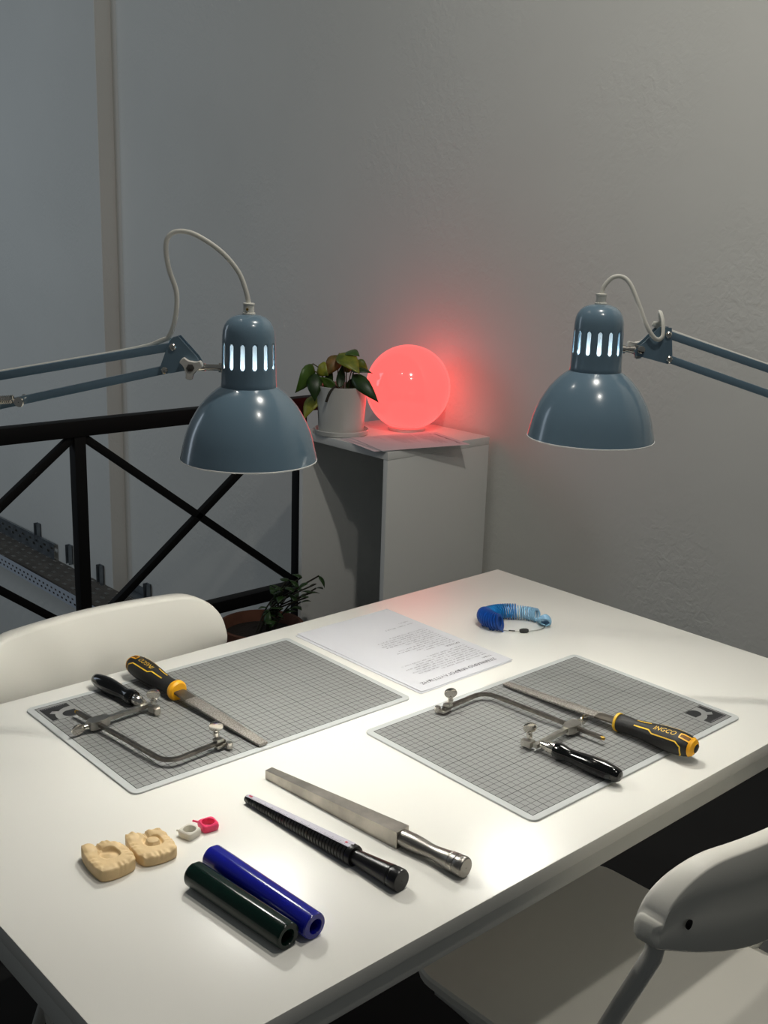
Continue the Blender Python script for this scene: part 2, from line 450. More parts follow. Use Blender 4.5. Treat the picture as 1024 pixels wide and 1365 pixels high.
# ------------------------------------------------------------------ globe lamp
GX, GY, GR = 0.808, 1.125, 0.134
gl = thing('globe_lamp', 'round glass globe lamp glowing coral red on the white cabinet', 'lamp', (GX, GY, CZ))
prof = [(0.052, 0.012)]
for k in range(1, 40):
    a = -PI / 2 + 0.41 + (PI - 0.41) * k / 40.0
    prof.append((GR * math.cos(a), 0.012 + GR * math.cos(0.41) + GR * math.sin(a)))
prof.append((0.0006, 0.012 + GR * math.cos(0.41) + GR))
B().lathe(prof, 56).build('glass_globe', M['globe'], gl, sharp=60)
B().lathe([(0.058, 0.0), (0.060, 0.003), (0.060, 0.010), (0.054, 0.013)], 40).build('base_ring', M['globebase'], gl)
o = B().tube(smooth_path([(WX - 0.0105, y_, z_) for y_, z_ in ((1.15, -0.02), (1.10, -0.20), (0.95, -0.38), (0.875, -0.50), (0.868, -0.62), (0.86, 0.006 - T))], 6), 0.0020, 8).build('loose_cable', M['orange'])
o.location = (0, 0, T); tag(o, 'thin tan cable hanging in the gap between white cabinet and wall', 'cable')

# ------------------------------------------------------------------ papers
def sheet(name, label, x, y, z, rz, group, w_=0.2015, h_=0.2965, text=True, curl=0.0):
    t = thing(name, label, 'paper', (x, y, z), rz, group)
    b = B(); n = 10
    def hz(u, v): return 0.0002 + curl * max(0, abs(v) - 0.6) ** 2 + 0.0004 * math.sin(5 * u + 3 * v) ** 2
    top = [[Vector((w_ / 2 * (-1 + 2 * i / n), h_ / 2 * (-1 + 2 * j / n), 0)) for i in range(n + 1)] for j in range(n + 1)]
    vv = []
    for j in range(n + 1):
        vv.append([b.bm.verts.new((p.x, p.y, hz(-1 + 2 * i / n, -1 + 2 * j / n))) for i, p in enumerate(top[j])])
    for j in range(n):
        for i in range(n): b.bm.faces.new((vv[j][i], vv[j][i + 1], vv[j + 1][i + 1], vv[j + 1][i]))
    s_ = b.build('sheet', M['paper'], t, sharp=None)
    md = s_.modifiers.new('thick', 'SOLIDIFY'); md.thickness = 0.0002; md.offset = -1
    if text:
        Z = 0.0009
        def put(me, ox, oy):
            for v in me.vertices: v.co = Vector((v.co.x + ox, v.co.y + oy, Z))
        me = text_mesh('ΣΕΜΙΝΑΡΙΟ ΜΙΚΡΟΓΛΥΠΤΙΚΗΣ', 0.0105, 0, 'CENTER', 0, 1.08); put(me, 0, h_ / 2 - 0.021)
        link_mesh('printed_title', me, M['ink'], s_, sharp=None)
        me = text_mesh('ΥΛΙΚΑ:', 0.0065); put(me, -w_ / 2 + 0.014, h_ / 2 - 0.034)
        link_mesh('printed_heading', me, M['ink'], s_, sharp=None)
        me = text_mesh('ΕΡΓΑΛΕΙΑ:', 0.0065); put(me, -w_ / 2 + 0.014, h_ / 2 - 0.105)
        link_mesh('printed_heading', me, M['ink'], s_, sharp=None)
        rnd = random.Random(3); b = B()
        def words(y0, x0, x1):                # rows of letter-like marks; the small print cannot be read in the photo
            xx = x0
            while xx < x1:
                for _ in range(rnd.randint(2, 9)):
                    if xx > x1: break
                    hgt = rnd.choice((0.0022, 0.0024, 0.0032)); wd = 0.0011
                    kind = rnd.random()
                    q = lambda a, c, d_, e: b.quad((a, d_, Z), (c, d_, Z), (c, e, Z), (a, e, Z))
                    q(xx, xx + 0.0005, y0, y0 + hgt)
                    if kind > 0.4: q(xx + wd, xx + wd + 0.0005, y0, y0 + 0.0022)
                    if kind > 0.2: q(xx, xx + wd, y0 + 0.0017, y0 + 0.0022)
                    if kind > 0.6: q(xx, xx + wd, y0, y0 + 0.0005)
                    xx += 0.0023
                xx += 0.0026
        y_ = h_ / 2 - 0.045
        for ln in (0.10, 0.145, 0.150, 0.135, 0.148, 0.120, 0.146, 0.085):
            words(y_, -w_ / 2 + 0.016, -w_ / 2 + 0.016 + ln); y_ -= 0.0068
        y_ = h_ / 2 - 0.115
        for ln in (0.07, 0.078, 0.115, 0.105, 0.060, 0.078, 0.112, 0.118, 0.108, 0.112, 0.080):
            words(y_, -w_ / 2 + 0.016, -w_ / 2 + 0.016 + ln); y_ -= 0.0071
        words(y_ - 0.024, -w_ / 2 + 0.014, -w_ / 2 + 0.075)
        words(y_ - 0.036, -w_ / 2 + 0.014, -w_ / 2 + 0.036)
        o = b.build('printed_lines', M['inkl'], s_, sharp=None); o['kind'] = 'stuff'
    return t
sheet('printed_sheet', 'upper white printed sheet with a Greek title, between the two cutting mats', -0.4395, -0.1905, 0.0012, PI, 'printed sheets on the table')
sheet('printed_sheet', 'lower white sheet whose edge shows under the printed sheet on the table', -0.4450, -0.1935, 0.0002, PI + 0.006, 'printed sheets on the table', text=False)
sa = math.atan2(-0.081, 0.30)
def capos(fx, fy):                            # sheet centre from its front left corner
    return (fx + 0.1555 * math.cos(sa) - 0.105 * math.sin(sa), fy + 0.1555 * math.sin(sa) + 0.105 * math.cos(sa))
cxp, cyp = capos(0.496, 0.905)
sheet('printed_sheet', 'top printed sheet overhanging the cabinet edge before the glowing globe', cxp, cyp, CZ + 0.0028, sa - PI / 2, 'printed sheets on the cabinet', 0.21, 0.297)
sheet('printed_sheet', 'middle printed sheet fanned out below the top one on the cabinet', cxp - 0.008, cyp + 0.012, CZ + 0.0016, sa - PI / 2 + 0.10, 'printed sheets on the cabinet', 0.21, 0.297)
sheet('printed_sheet', 'bottom sheet of the three on the cabinet, reaching left toward the plant saucer', cxp - 0.022, cyp + 0.022, CZ + 0.0004, sa - PI / 2 + 0.05, 'printed sheets on the cabinet', 0.21, 0.297, text=False)

# ------------------------------------------------------------------ plants
def leaf(parent, base, tip, width, m, side=None, fold=0.25, droop=0.15, name='leaf'):
    base, tip = Vector(base), Vector(tip); ax = tip - base; L = ax.length; ax.normalize()
    sd = Vector(side) if side else Vector((0, 0, 1)).cross(ax)
    if sd.length < 1e-3: sd = Vector((1, 0, 0))
    sd = (sd - ax * sd.dot(ax)).normalized(); nn = ax.cross(sd)
    b = B(); prof_ = [(0, 0.03), (0.06, 0.42), (0.16, 0.80), (0.30, 1.0), (0.46, 0.95), (0.62, 0.74), (0.78, 0.46), (0.90, 0.20), (1.0, 0.01)]
    rows_ = []
    for t, wv in prof_:
        c = base + ax * (L * t) + nn * (droop * L * math.sin(PI * t)); row = []
        for k in (-1, -0.5, 0, 0.5, 1):
            row.append(b.bm.verts.new(c + sd * (k * wv * width / 2) + nn * (-fold * abs(k) * wv * width / 2)))
        rows_.append(row)
    for a, c in zip(rows_, rows_[1:]):
        for k in range(4): b.bm.faces.new((a[k], a[k + 1], c[k + 1], c[k]))
    o = b.build(name, m, parent, sharp=None)
    for p in o.data.polygons: p.use_smooth = True
    md = o.modifiers.new('thick', 'SOLIDIFY'); md.thickness = 0.0008
    return o

PX, PY = 0.589, 1.190
hp = thing('potted_plant', 'pothos with yellowing leaves in a white glazed pot on a saucer', 'plant', (PX, PY, CZ))
B().lathe([(0.066, 0.0), (0.078, 0.002), (0.080, 0.014), (0.0785, 0.016), (0.0765, 0.014), (0.073, 0.006), (0.0005, 0.006)], 48, cap1=False).build('saucer', M['pot'], hp)
pot_o = B().lathe([(0.0005, 0.0065), (0.062, 0.0065), (0.066, 0.009), (0.0725, 0.134), (0.0735, 0.140), (0.0715, 0.141), (0.069, 0.137), (0.066, 0.120), (0.0005, 0.120)], 48, cap0=False, cap1=False).build('pot', M['pot'], hp)
B().lathe([(0.0005, 0.124), (0.03, 0.127), (0.0675, 0.122)], 32, cap0=False, cap1=False).build('soil', M['soil'], pot_o)
hp.scale = (1.07, 1.07, 1.07)
VR, VU, VF = Vector((0.741, -0.671, 0)), Vector((0, 0, 1)), Vector((0.68, 0.734, 0))
def pp(a, z, d=0.0): return VR * a + VU * z + VF * d      # sideways, up, away - in the plant's own frame
leaves = [  # base, tip, width, material, side, fold
    (pp(-0.085, 0.200, -0.01), pp(-0.132, 0.118, -0.03), 0.052, 'leaf', VF * 0.5 + VR * 0.8 + VU * 0.3, 0.15),
    (pp(-0.068, 0.196, 0.0), pp(-0.038, 0.170, -0.03), 0.046, 'leafy', VU * 0.9 + VR * 0.3, 0.15),
    (pp(-0.078, 0.175, -0.02), pp(-0.074, 0.098, -0.045), 0.046, 'leafd', VR, 0.2),
    (pp(-0.012, 0.226, 0.0), pp(-0.045, 0.168, -0.02), 0.046, 'leafb', VR, 0.5),
    (pp(-0.010, 0.232, -0.01), pp(0.052, 0.182, -0.06), 0.060, 'leafy', VF + VU * 0.9 - VR * 0.2, 0.10),
    (pp(0.010, 0.236, 0.0), pp(0.050, 0.228, -0.03), 0.040, 'leaf', VF + VU * 0.4, 0.1),
    (pp(0.040, 0.212, 0.0), pp(0.074, 0.186, 0.0), 0.030, 'leafy', VU, 0.2),
    (pp(0.026, 0.186, -0.02), pp(0.088, 0.181, -0.03), 0.026, 'leafd', VU * 0.6 + VF, 0.2),
    (pp(0.030, 0.176, -0.03), pp(0.108, 0.104, -0.07), 0.044, 'leafd', VR * 0.7 + VU * 0.8 + VF * 0.3, 0.2),
    (pp(-0.006, 0.135, -0.02), pp(0.002, 0.205, -0.02), 0.026, 'leafd', VR, 0.2),
    (pp(-0.046, 0.130, -0.01), pp(-0.028, 0.188, -0.02), 0.028, 'leafd', VR, 0.2),
    (pp(0.015, 0.130, 0.0), pp(0.060, 0.166, -0.01), 0.034, 'leafd', VR - VU, 0.2),
    (pp(-0.018, 0.132, -0.03), pp(-0.060, 0.168, -0.04), 0.030, 'leaf', VU + VR, 0.2),
    (pp(-0.068, 0.108, 0.02), pp(-0.106, 0.040, -0.02), 0.050, 'leafy', VR + VU * 0.6, 0.15),
    (pp(0.000, 0.180, 0.02), pp(0.030, 0.205, 0.03), 0.034, 'leaf', VU, 0.2),
    (pp(-0.030, 0.215, 0.02), pp(-0.062, 0.190, 0.03), 0.036, 'leaf', VF, 0.2),
]
for base, tip, wd, mm, sd, fo in leaves:
    leaf(hp, base, tip, wd, M[mm], sd, fo)
for a, z, a0 in ((-0.085, 0.200, -0.03), (-0.068, 0.196, -0.025), (-0.012, 0.228, -0.012), (-0.010, 0.232, 0.004), (0.012, 0.235, 0.012), (0.040, 0.212, 0.03), (0.028, 0.186, 0.02), (0.030, 0.176, 0.035), (-0.078, 0.178, -0.04), (-0.068, 0.108, -0.05)):
    hi = max(z, 0.15)
    B().tube(smooth_path([pp(a0, 0.122, 0.0), pp(a0 * 0.8 + a * 0.2, 0.122 + (hi - 0.122) * 0.6, -0.005), pp(a, z, 0.0)], 5), 0.0017, 6).build('stem', M['stem'], hp)
B().tube(smooth_path([pp(-0.004, 0.126, -0.045), pp(-0.014, 0.146, -0.062), pp(-0.030, 0.130, -0.078), pp(-0.040, 0.103, -0.080)], 5), [0.0032] * 10 + [0.0038] * 6, 8).build('brown_stem', M['dstem'], hp)

QX, QY = 0.285, 1.19
tp = thing('floor_plant', 'dark leafy plant in a terracotta pot on the floor by the railing', 'plant', (QX, QY, -T))
pot_o = B().lathe([(0.0005, 0.0), (0.085, 0.0), (0.118, 0.165), (0.128, 0.166), (0.131, 0.205), (0.121, 0.206), (0.114, 0.170), (0.0005, 0.165)], 40, cap0=False, cap1=False).build('pot', M['terracotta'], tp)
B().lathe([(0.0005, 0.178), (0.06, 0.180), (0.114, 0.172)], 28, cap0=False, cap1=False).build('soil', M['soil'], pot_o)
rnd = random.Random(11)
for k in range(13):
    a = rnd.uniform(0, 2 * PI); rr = rnd.uniform(0.0, 0.05)
    b0 = Vector((rr * math.cos(a) + 0.02, rr * math.sin(a), 0.175))
    lean = VR * rnd.uniform(-0.03, 0.17) + VF * rnd.uniform(-0.07, 0.05)
    hgt = rnd.uniform(0.06, 0.19)
    pts = [b0, b0 + lean * 0.35 + VU * hgt * 0.6, b0 + lean + VU * hgt]
    sp = smooth_path(pts, 5)
    B().tube(sp, 0.0026, 5).build('stem', M['dstem'], tp)
    for q in range(4):
        at = sp[min(len(sp) - 1, 4 + 2 * q)]
        dr = VR * rnd.uniform(-1, 1) + VF * rnd.uniform(-0.6, 0.6) + VU * rnd.uniform(-0.4, 0.5)
        leaf(tp, at, at + dr.normalized() * rnd.uniform(0.028, 0.045), rnd.uniform(0.018, 0.028), M['leafd'], None, 0.2)

# ------------------------------------------------------------------ folding chairs
def make_chair(label, loc, rz):
    """origin on the floor under the seat; local +y is where the sitter looks"""
    c = thing('folding_chair', label, 'chair', loc, rz, 'white folding chairs at the table')
    b = B(); sw, sdp = 0.398, 0.430
    rings = []
    for z, ins in ((0.432, 0.010), (0.432, 0.004), (0.436, 0.0), (0.446, 0.0), (0.450, 0.003), (0.4495, 0.016)):
        rings.append([Vector((x, y, z)) for x, y in rrect(sw - 2 * ins, sdp - 2 * ins, 0.055 - ins, 7)])
        for v in rings[-1]: v.y -= 0.0275
    b.loops(rings); b.build('seat', M['plastic'], c)
    # backrest: thick curved shell whose ends close round the tubes
    hw = 0.216; n = 44
    def top(s):
        d = (abs(s) - (hw - 0.074)) / 0.074
        return 0.786 - (0.060 * (1 - math.sqrt(max(0, 1 - d * d))) if d > 0 else 0.0)
    def bot(s):
        return 0.630 + 0.062 * (abs(s) / hw) ** 1.6
    b = B(); rings = []
    for i in range(n + 1):
        s = hw * math.sin(PI / 2 * (-1 + 2 * i / n)); zt, zb = top(s), bot(s); q = abs(s) / hw
        th = 0.024 + 0.008 * q ** 3
        yc = -0.240 + 0.040 * q ** 1.8
        lean = lambda z: (0.79 - z) * 0.12
        ring = []
        y_f, y_r = yc + th / 2, yc - th / 2
        e = min(0.006, (zt - zb) * 0.2)
        for yy, zz in ((y_f, zb + e), (y_f + 0.002, (zb + zt) / 2), (y_f, zt - e), (y_f - 0.003, zt - e * 0.3), (y_f - 0.008, zt), (y_r + 0.002, zt - 0.001), (y_r, zt - 0.003), (y_r + 0.005 * min(1, (zt - zb) / 0.1), zb + (zt - zb) * 0.64), (y_r + 0.005 * min(1, (zt - zb) / 0.1), zb + (zt - zb) * 0.36), (y_r, zb + 0.003), (y_r + 0.002, zb), (y_f - 0.006, zb)):
            ring.append(Vector((s, yy + lean(zz), zz)))
        rings.append(ring)
    for first in (True, False):
        r0 = rings[0] if first else rings[-1]; c0 = sum(r0, Vector()) / len(r0); sx = -1 if first else 1
        extra = [[c0 + (p - c0) * k + Vector((sx * dx, 0, 0)) for p in r0] for k, dx in ((0.94, 0.0016), (0.80, 0.0034), (0.45, 0.0050))]
        rings = (extra[::-1] + rings) if first else (rings + extra)
    b.loops(rings); b.build('backrest', M['plastic'], c, sharp=78)
    for s in (-1, 1):
        x = s * 0.1990
        fl_o = B().tube([(x, -0.194, 0.706), (x, -0.188, 0.668), (x, 0.072, 0.012)], 0.0108, 14).build('front_leg', M['tube'], c)
        B().lathe([(0.0005, 0.0), (0.014, 0.0), (0.0145, 0.022), (0.0125, 0.026)], 14, Matrix.Translation((x, 0.076, 0.0)), cap0=False).build('foot_cap', M['nut'], fl_o)
        xr = s * 0.178
        rl_o = B().tube(smooth_path([(xr, 0.135, 0.424), (xr, 0.05, 0.412), (xr, -0.02, 0.36), (xr, -0.20, 0.012)], 6), 0.010, 12).build('rear_leg', M['tube'], c)
        B().lathe([(0.0005, 0.0), (0.013, 0.0), (0.0135, 0.022), (0.0115, 0.026)], 14, Matrix.Translation((xr, -0.204, 0.0)), cap0=False).build('foot_cap', M['nut'], rl_o)
        B().tube(smooth_path([(s * 0.196, -0.145, 0.428), (s * 0.198, -0.172, 0.445), (s * 0.195, -0.150, 0.560), (s * 0.197, -0.148, 0.578)], 5), 0.006, 10).build('hinge_bar', M['tube'], c)
        B().lathe([(0.0005, -0.0012), (0.005, -0.0012), (0.0055, 0.001), (0.0005, 0.0022)], 14, Matrix.Translation((s * 0.180, -0.2150, 0.712)) @ Matrix.Rotation(PI / 2, 4, 'X'), cap0=False, cap1=False).build('rivet', M['black'], c)
    B().tube([(-0.178, -0.165, 0.08), (0.178, -0.165, 0.08)], 0.008, 10).build('crossbar', M['tube'], c)
    B().tube([(-0.1990, 0.041, 0.095), (0.1990, 0.041, 0.095)], 0.008, 10).build('crossbar', M['tube'], c)
    return c
ch1 = make_chair('white plastic folding chair seen from behind at the lower right, before the table', (-0.503, -0.672, -T), 0.0)
dup(ch1, (-0.806, -0.083, -T), PI, 'white plastic folding chair behind the table at the left, back facing the railing')

# ------------------------------------------------------------------ cutting mats
def logo_poly(pts): return [(-0.215 + u * 0.01, 0.14 - v * 0.01) for u, v in pts]
def make_mat(label, x, y, rz):
    o = B().loops([[Vector((px, py, z)) for px, py in rrect(0.45 - 2 * i_, 0.30 - 2 * i_, 0.010 - i_, 5)] for z, i_ in ((0.0002, 0.0), (0.0022, 0.0), (0.0026, 0.0005))]).build('cutting_mat', M['mat'])
    o.location = (x, y, T); o.rotation_euler = (0, 0, rz)
    tag(o, label, 'cutting mat', 'grey gridded cutting mats')
    Zl = 0.00275
    def flat(pts, name):
        b = B(); b.bm.faces.new([b.bm.verts.new((px, py, Zl)) for px, py in logo_poly(pts)]); return b.build(name, M['logo'], o, sharp=None)
    arc = [(1.35 + 0.0, 2.95)]
    blk = [(0.35, 0.6), (4.35, 0.6), (4.35, 1.75), (3.4, 1.85), (2.75, 2.15), (2.30, 2.50), (1.55, 2.05), (0.95, 2.60), (1.55, 3.05), (1.32, 3.6), (1.22, 4.2), (1.25, 4.85), (0.35, 4.85)]
    flat(blk, 'logo_block')
    eye = []
    for k in range(13):
        a = math.radians(95 + 170 * k / 12); eye.append((3.35 + 1.05 * math.cos(a) * 1.0, 3.92 - 0.98 * math.sin(a)))
    eye += [(4.40, 4.85), (4.40, 2.98)]
    flat(eye, 'logo_eye')
    b = B(); r2 = random.Random(5); u = 0.6
    while u < 3.9:
        wd = r2.uniform(0.06, 0.16)
        pts = logo_poly([(u, 0.72), (u + wd, 0.72), (u + wd, 0.92), (u, 0.92)])
        b.quad(*[(px, py, Zl + 0.00008) for px, py in pts]); u += wd + 0.12
    q = b.build('logo_small_print', M['inkl'], o, sharp=None); q['kind'] = 'stuff'
    return o
make_mat('grey gridded cutting mat on the left, holding one saw frame and a file', -0.78997, -0.19374, -0.01079)
make_mat('grey gridded cutting mat on the right, logo corner at the table front edge', -0.46822, -0.53450, PI - 0.00351)
MZ = 0.0027

# ------------------------------------------------------------------ jeweller's saw frames
def make_saw(label, loc, rz):
    """local: spine along y at x=0, slider at the origin, frame arms toward +x, handle along +y at x=0.078"""
    s = thing('saw_frame', label, 'saw', loc, rz, "jeweller's saw frames on the mats")
    zc = 0.0095
    def bar(b, pts, wx, wz):
        pts = [Vector(p) for p in pts]
        rings = []
        for i, p in enumerate(pts):
            t = (pts[min(i + 1, len(pts) - 1)] - pts[max(i - 1, 0)]).normalized(); sd = Vector((t.y, -t.x, 0))
            rings.append([p + sd * wx + Vector((0, 0, -wz)), p + sd * wx + Vector((0, 0, wz)), p - sd * wx + Vector((0, 0, wz)), p - sd * wx + Vector((0, 0, -wz))])
        b.loops(rings); return b
    pts = [(0, 0.046, zc), (0, -0.070, zc), (0, -0.128, zc)]
    for k in range(1, 9):
        a = PI + (PI / 2) * k / 8; pts.append((0.022 + 0.022 * math.cos(a), -0.133 + 0.022 * math.sin(a), zc))
    pts += [(0.060, -0.155, zc), (0.090, -0.155, zc)]
    bar(B(), pts, 0.0027, 0.0022).build('spine', M['dsteel'], s)
    B().lathe([(0.0005, -0.003), (0.0024, -0.003), (0.0028, 0.0), (0.0024, 0.003), (0.0005, 0.003)], 12, Matrix.Translation((0, 0.047, zc)) @ Matrix.Rotation(PI / 2, 4, 'X'), cap0=False, cap1=False).build('brass_tip', M['brass'], s)
    # sliding arm
    bar(B(), [(0.004, 0, zc + 0.001), (0.020, 0, zc + 0.001), (0.055, 0.0, zc + 0.0005), (0.086, 0.0, zc)], 0.0032, 0.0028).build('sliding_arm', M['steel'], s)
    b = B(); b.prism([(-0.012, -0.006), (-0.006, -0.0085), (0.008, -0.0085), (0.018, -0.005), (0.018, 0.005), (0.008, 0.0085), (-0.006, 0.0085), (-0.012, 0.006)], zc - 0.0055, zc + 0.0058)
    b.build('slider', M['steel'], s)
    def thumb(at, axis):
        """thumb screw: threaded stem and flat oval wing"""
        at = Vector(at); ax = Vector(axis)
        g = B(); g.tube([at, at + ax * 0.012], 0.0022, 10); g.tube([at + ax * 0.004, at + ax * 0.009], 0.0040, 12)
        stem_o = g.build('thumb_screw', M['chrome'], s)
        g = B(); rr = []
        sd = ax if abs(ax.x) > 0.5 else Vector((0.80, -0.60, 0)); up = ax if abs(ax.z) > 0.5 else Vector((0, 0, 1))
        nn = sd.cross(up); c0 = at + ax * 0.0175
        for dz, sc in ((-0.0011, 0.9), (-0.0007, 1.0), (0.0007, 1.0), (0.0011, 0.9)):
            rr.append([c0 + (sd * 0.0092 * math.cos(2 * PI * k / 24) + up * 0.0074 * math.sin(2 * PI * k / 24)) * sc + nn * dz for k in range(24)])
        g.loops(rr); g.build('thumb_wing', M['chrome'], stem_o)
    thumb((-0.012, -0.002, zc + 0.001), (-1, 0, 0))
    # blade clamps
    B().box((0.083, -0.157, zc - 0.004), (0.018, 0.008, 0.004), 0.0008).box((0.080, -0.155, zc + 0.004), (0.011, 0.010, 0.0045), 0.0008).build('clamp', M['steel'], s)
    B().lathe([(0.0005, -0.004), (0.0042, -0.004), (0.005, 0), (0.0042, 0.004), (0.0005, 0.004)], 14, Matrix.Translation((0.090, -0.165, zc - 0.003)), cap0=False, cap1=False).build('clamp_nut', M['chrome'], s)
    thumb((0.079, -0.152, zc + 0.005), (0, 0, 1))
    B().box((0.083, -0.012, zc - 0.001), (0.012, 0.012, 0.009), 0.0010).build('clamp', M['steel'], s)
    B().lathe([(0.0005, -0.004), (0.0042, -0.004), (0.005, 0), (0.0042, 0.004), (0.0005, 0.004)], 14, Matrix.Translation((0.083, -0.020, zc - 0.003)), cap0=False, cap1=False).build('clamp_nut', M['chrome'], s)
    thumb((0.082, -0.013, zc + 0.003), (0, 0, 1))
    # ferrule and turned black handle
    ry = Matrix.Translation((0.078, 0.0, zc + 0.002)) @ Matrix.Rotation(-PI / 2, 4, 'X')
    B().lathe([(0.004, 0.004), (0.0056, 0.005), (0.0056, 0.013), (0.0075, 0.015), (0.0078, 0.024), (0.0070, 0.026)], 24, ry).build('ferrule', M['chrome'], s)
    B().lathe([(0.0070, 0.0255), (0.0100, 0.027), (0.0112, 0.032), (0.0106, 0.038), (0.0088, 0.046), (0.0090, 0.056), (0.0104, 0.070), (0.0116, 0.086), (0.0114, 0.100), (0.0098, 0.114), (0.0082, 0.121), (0.0062, 0.1235), (0.0005, 0.1245)], 32, ry, cap1=False).build('handle', M['gloss'], s)
    return s
sw = make_saw("jeweller's saw frame with black handle, on the left mat beside its logo", (-0.9675, -0.1600, MZ), 0.086)
dup(sw, (-0.4745, -0.5660, MZ), PI + 0.068, "jeweller's saw frame with black handle, lying on the right mat")

# ------------------------------------------------------------------ hand files
ST = [(0.0, 0.0112), (0.004, 0.0124), (0.012, 0.0124), (0.024, 0.0116), (0.038, 0.0126), (0.055, 0.0146), (0.074, 0.0162), (0.090, 0.0166), (0.102, 0.0158), (0.110, 0.0138), (0.116, 0.0104), (0.1195, 0.0055), (0.1205, 0.0006)]
def hr(x):
    for (a, ra), (b_, rb) in zip(ST, ST[1:]):
        if x <= b_:
            t = (x - a) / (b_ - a); t = t * t * (3 - 2 * t) if b_ > 0.02 else t
            return ra + (rb - ra) * t
    return 0.0006
ROLL = 0.0
def hs(x, th, off=0.0):
    """point on the handle surface: x along the axis, th measured from straight up toward +y"""
    r = hr(x) + off
    k = 1.0 - 0.10 * (math.cos(2 * th) * 0.5 + 0.5)          # slightly flattened top and bottom
    yy, zz = math.sin(th) * r, math.cos(th) * r * k; cr, sr = math.cos(ROLL), math.sin(ROLL)
    return Vector((x, yy * cr + zz * sr, zz * cr - yy * sr))
def ribbon(b, path, half, off=0.0006, closed=False):
    """raised line following the handle; path in (x, theta)"""
    pts = []
    for (x0, t0), (x1, t1) in zip(path, path[1:] + ([path[0]] if closed else [])):
        for k in range(6): pts.append((x0 + (x1 - x0) * k / 6, t0 + (t1 - t0) * k / 6))
    if not closed: pts.append(path[-1])
    n = len(pts); L_, Rr = [], []
    for i in range(n):
        a = pts[(i - 1) % n] if (closed or i) else pts[i]; c = pts[(i + 1) % n] if (closed or i < n - 1) else pts[i]
        dx = c[0] - a[0]; dt = (c[1] - a[1]) * hr(pts[i][0]); l = math.hypot(dx, dt) or 1
        nx, nt_ = -dt / l, dx / l
        x, t = pts[i]; r = max(hr(x), 0.004)
        L_.append(b.bm.verts.new(hs(x + nx * half, t + nt_ * half / r, off))); Rr.append(b.bm.verts.new(hs(x - nx * half, t - nt_ * half / r, off)))
    for i in range(n if closed else n - 1):
        j = (i + 1) % n; b.bm.faces.new((L_[i], L_[j], Rr[j], Rr[i]))
def patch(x0, x1, t0f, t1f, m, name, parent, off=0.0005, n=8):
    b = B(); vv = []
    for i in range(n + 1):
        x = x0 + (x1 - x0) * i / n
        vv.append([b.bm.verts.new(hs(x, t0f(x) + (t1f(x) - t0f(x)) * j / n, off)) for j in range(n + 1)])
    for i in range(n):
        for j in range(n): b.bm.faces.new((vv[i][j], vv[i + 1][j], vv[i + 1][j + 1], vv[i][j + 1]))
    return b.build(name, m, parent, sharp=60)
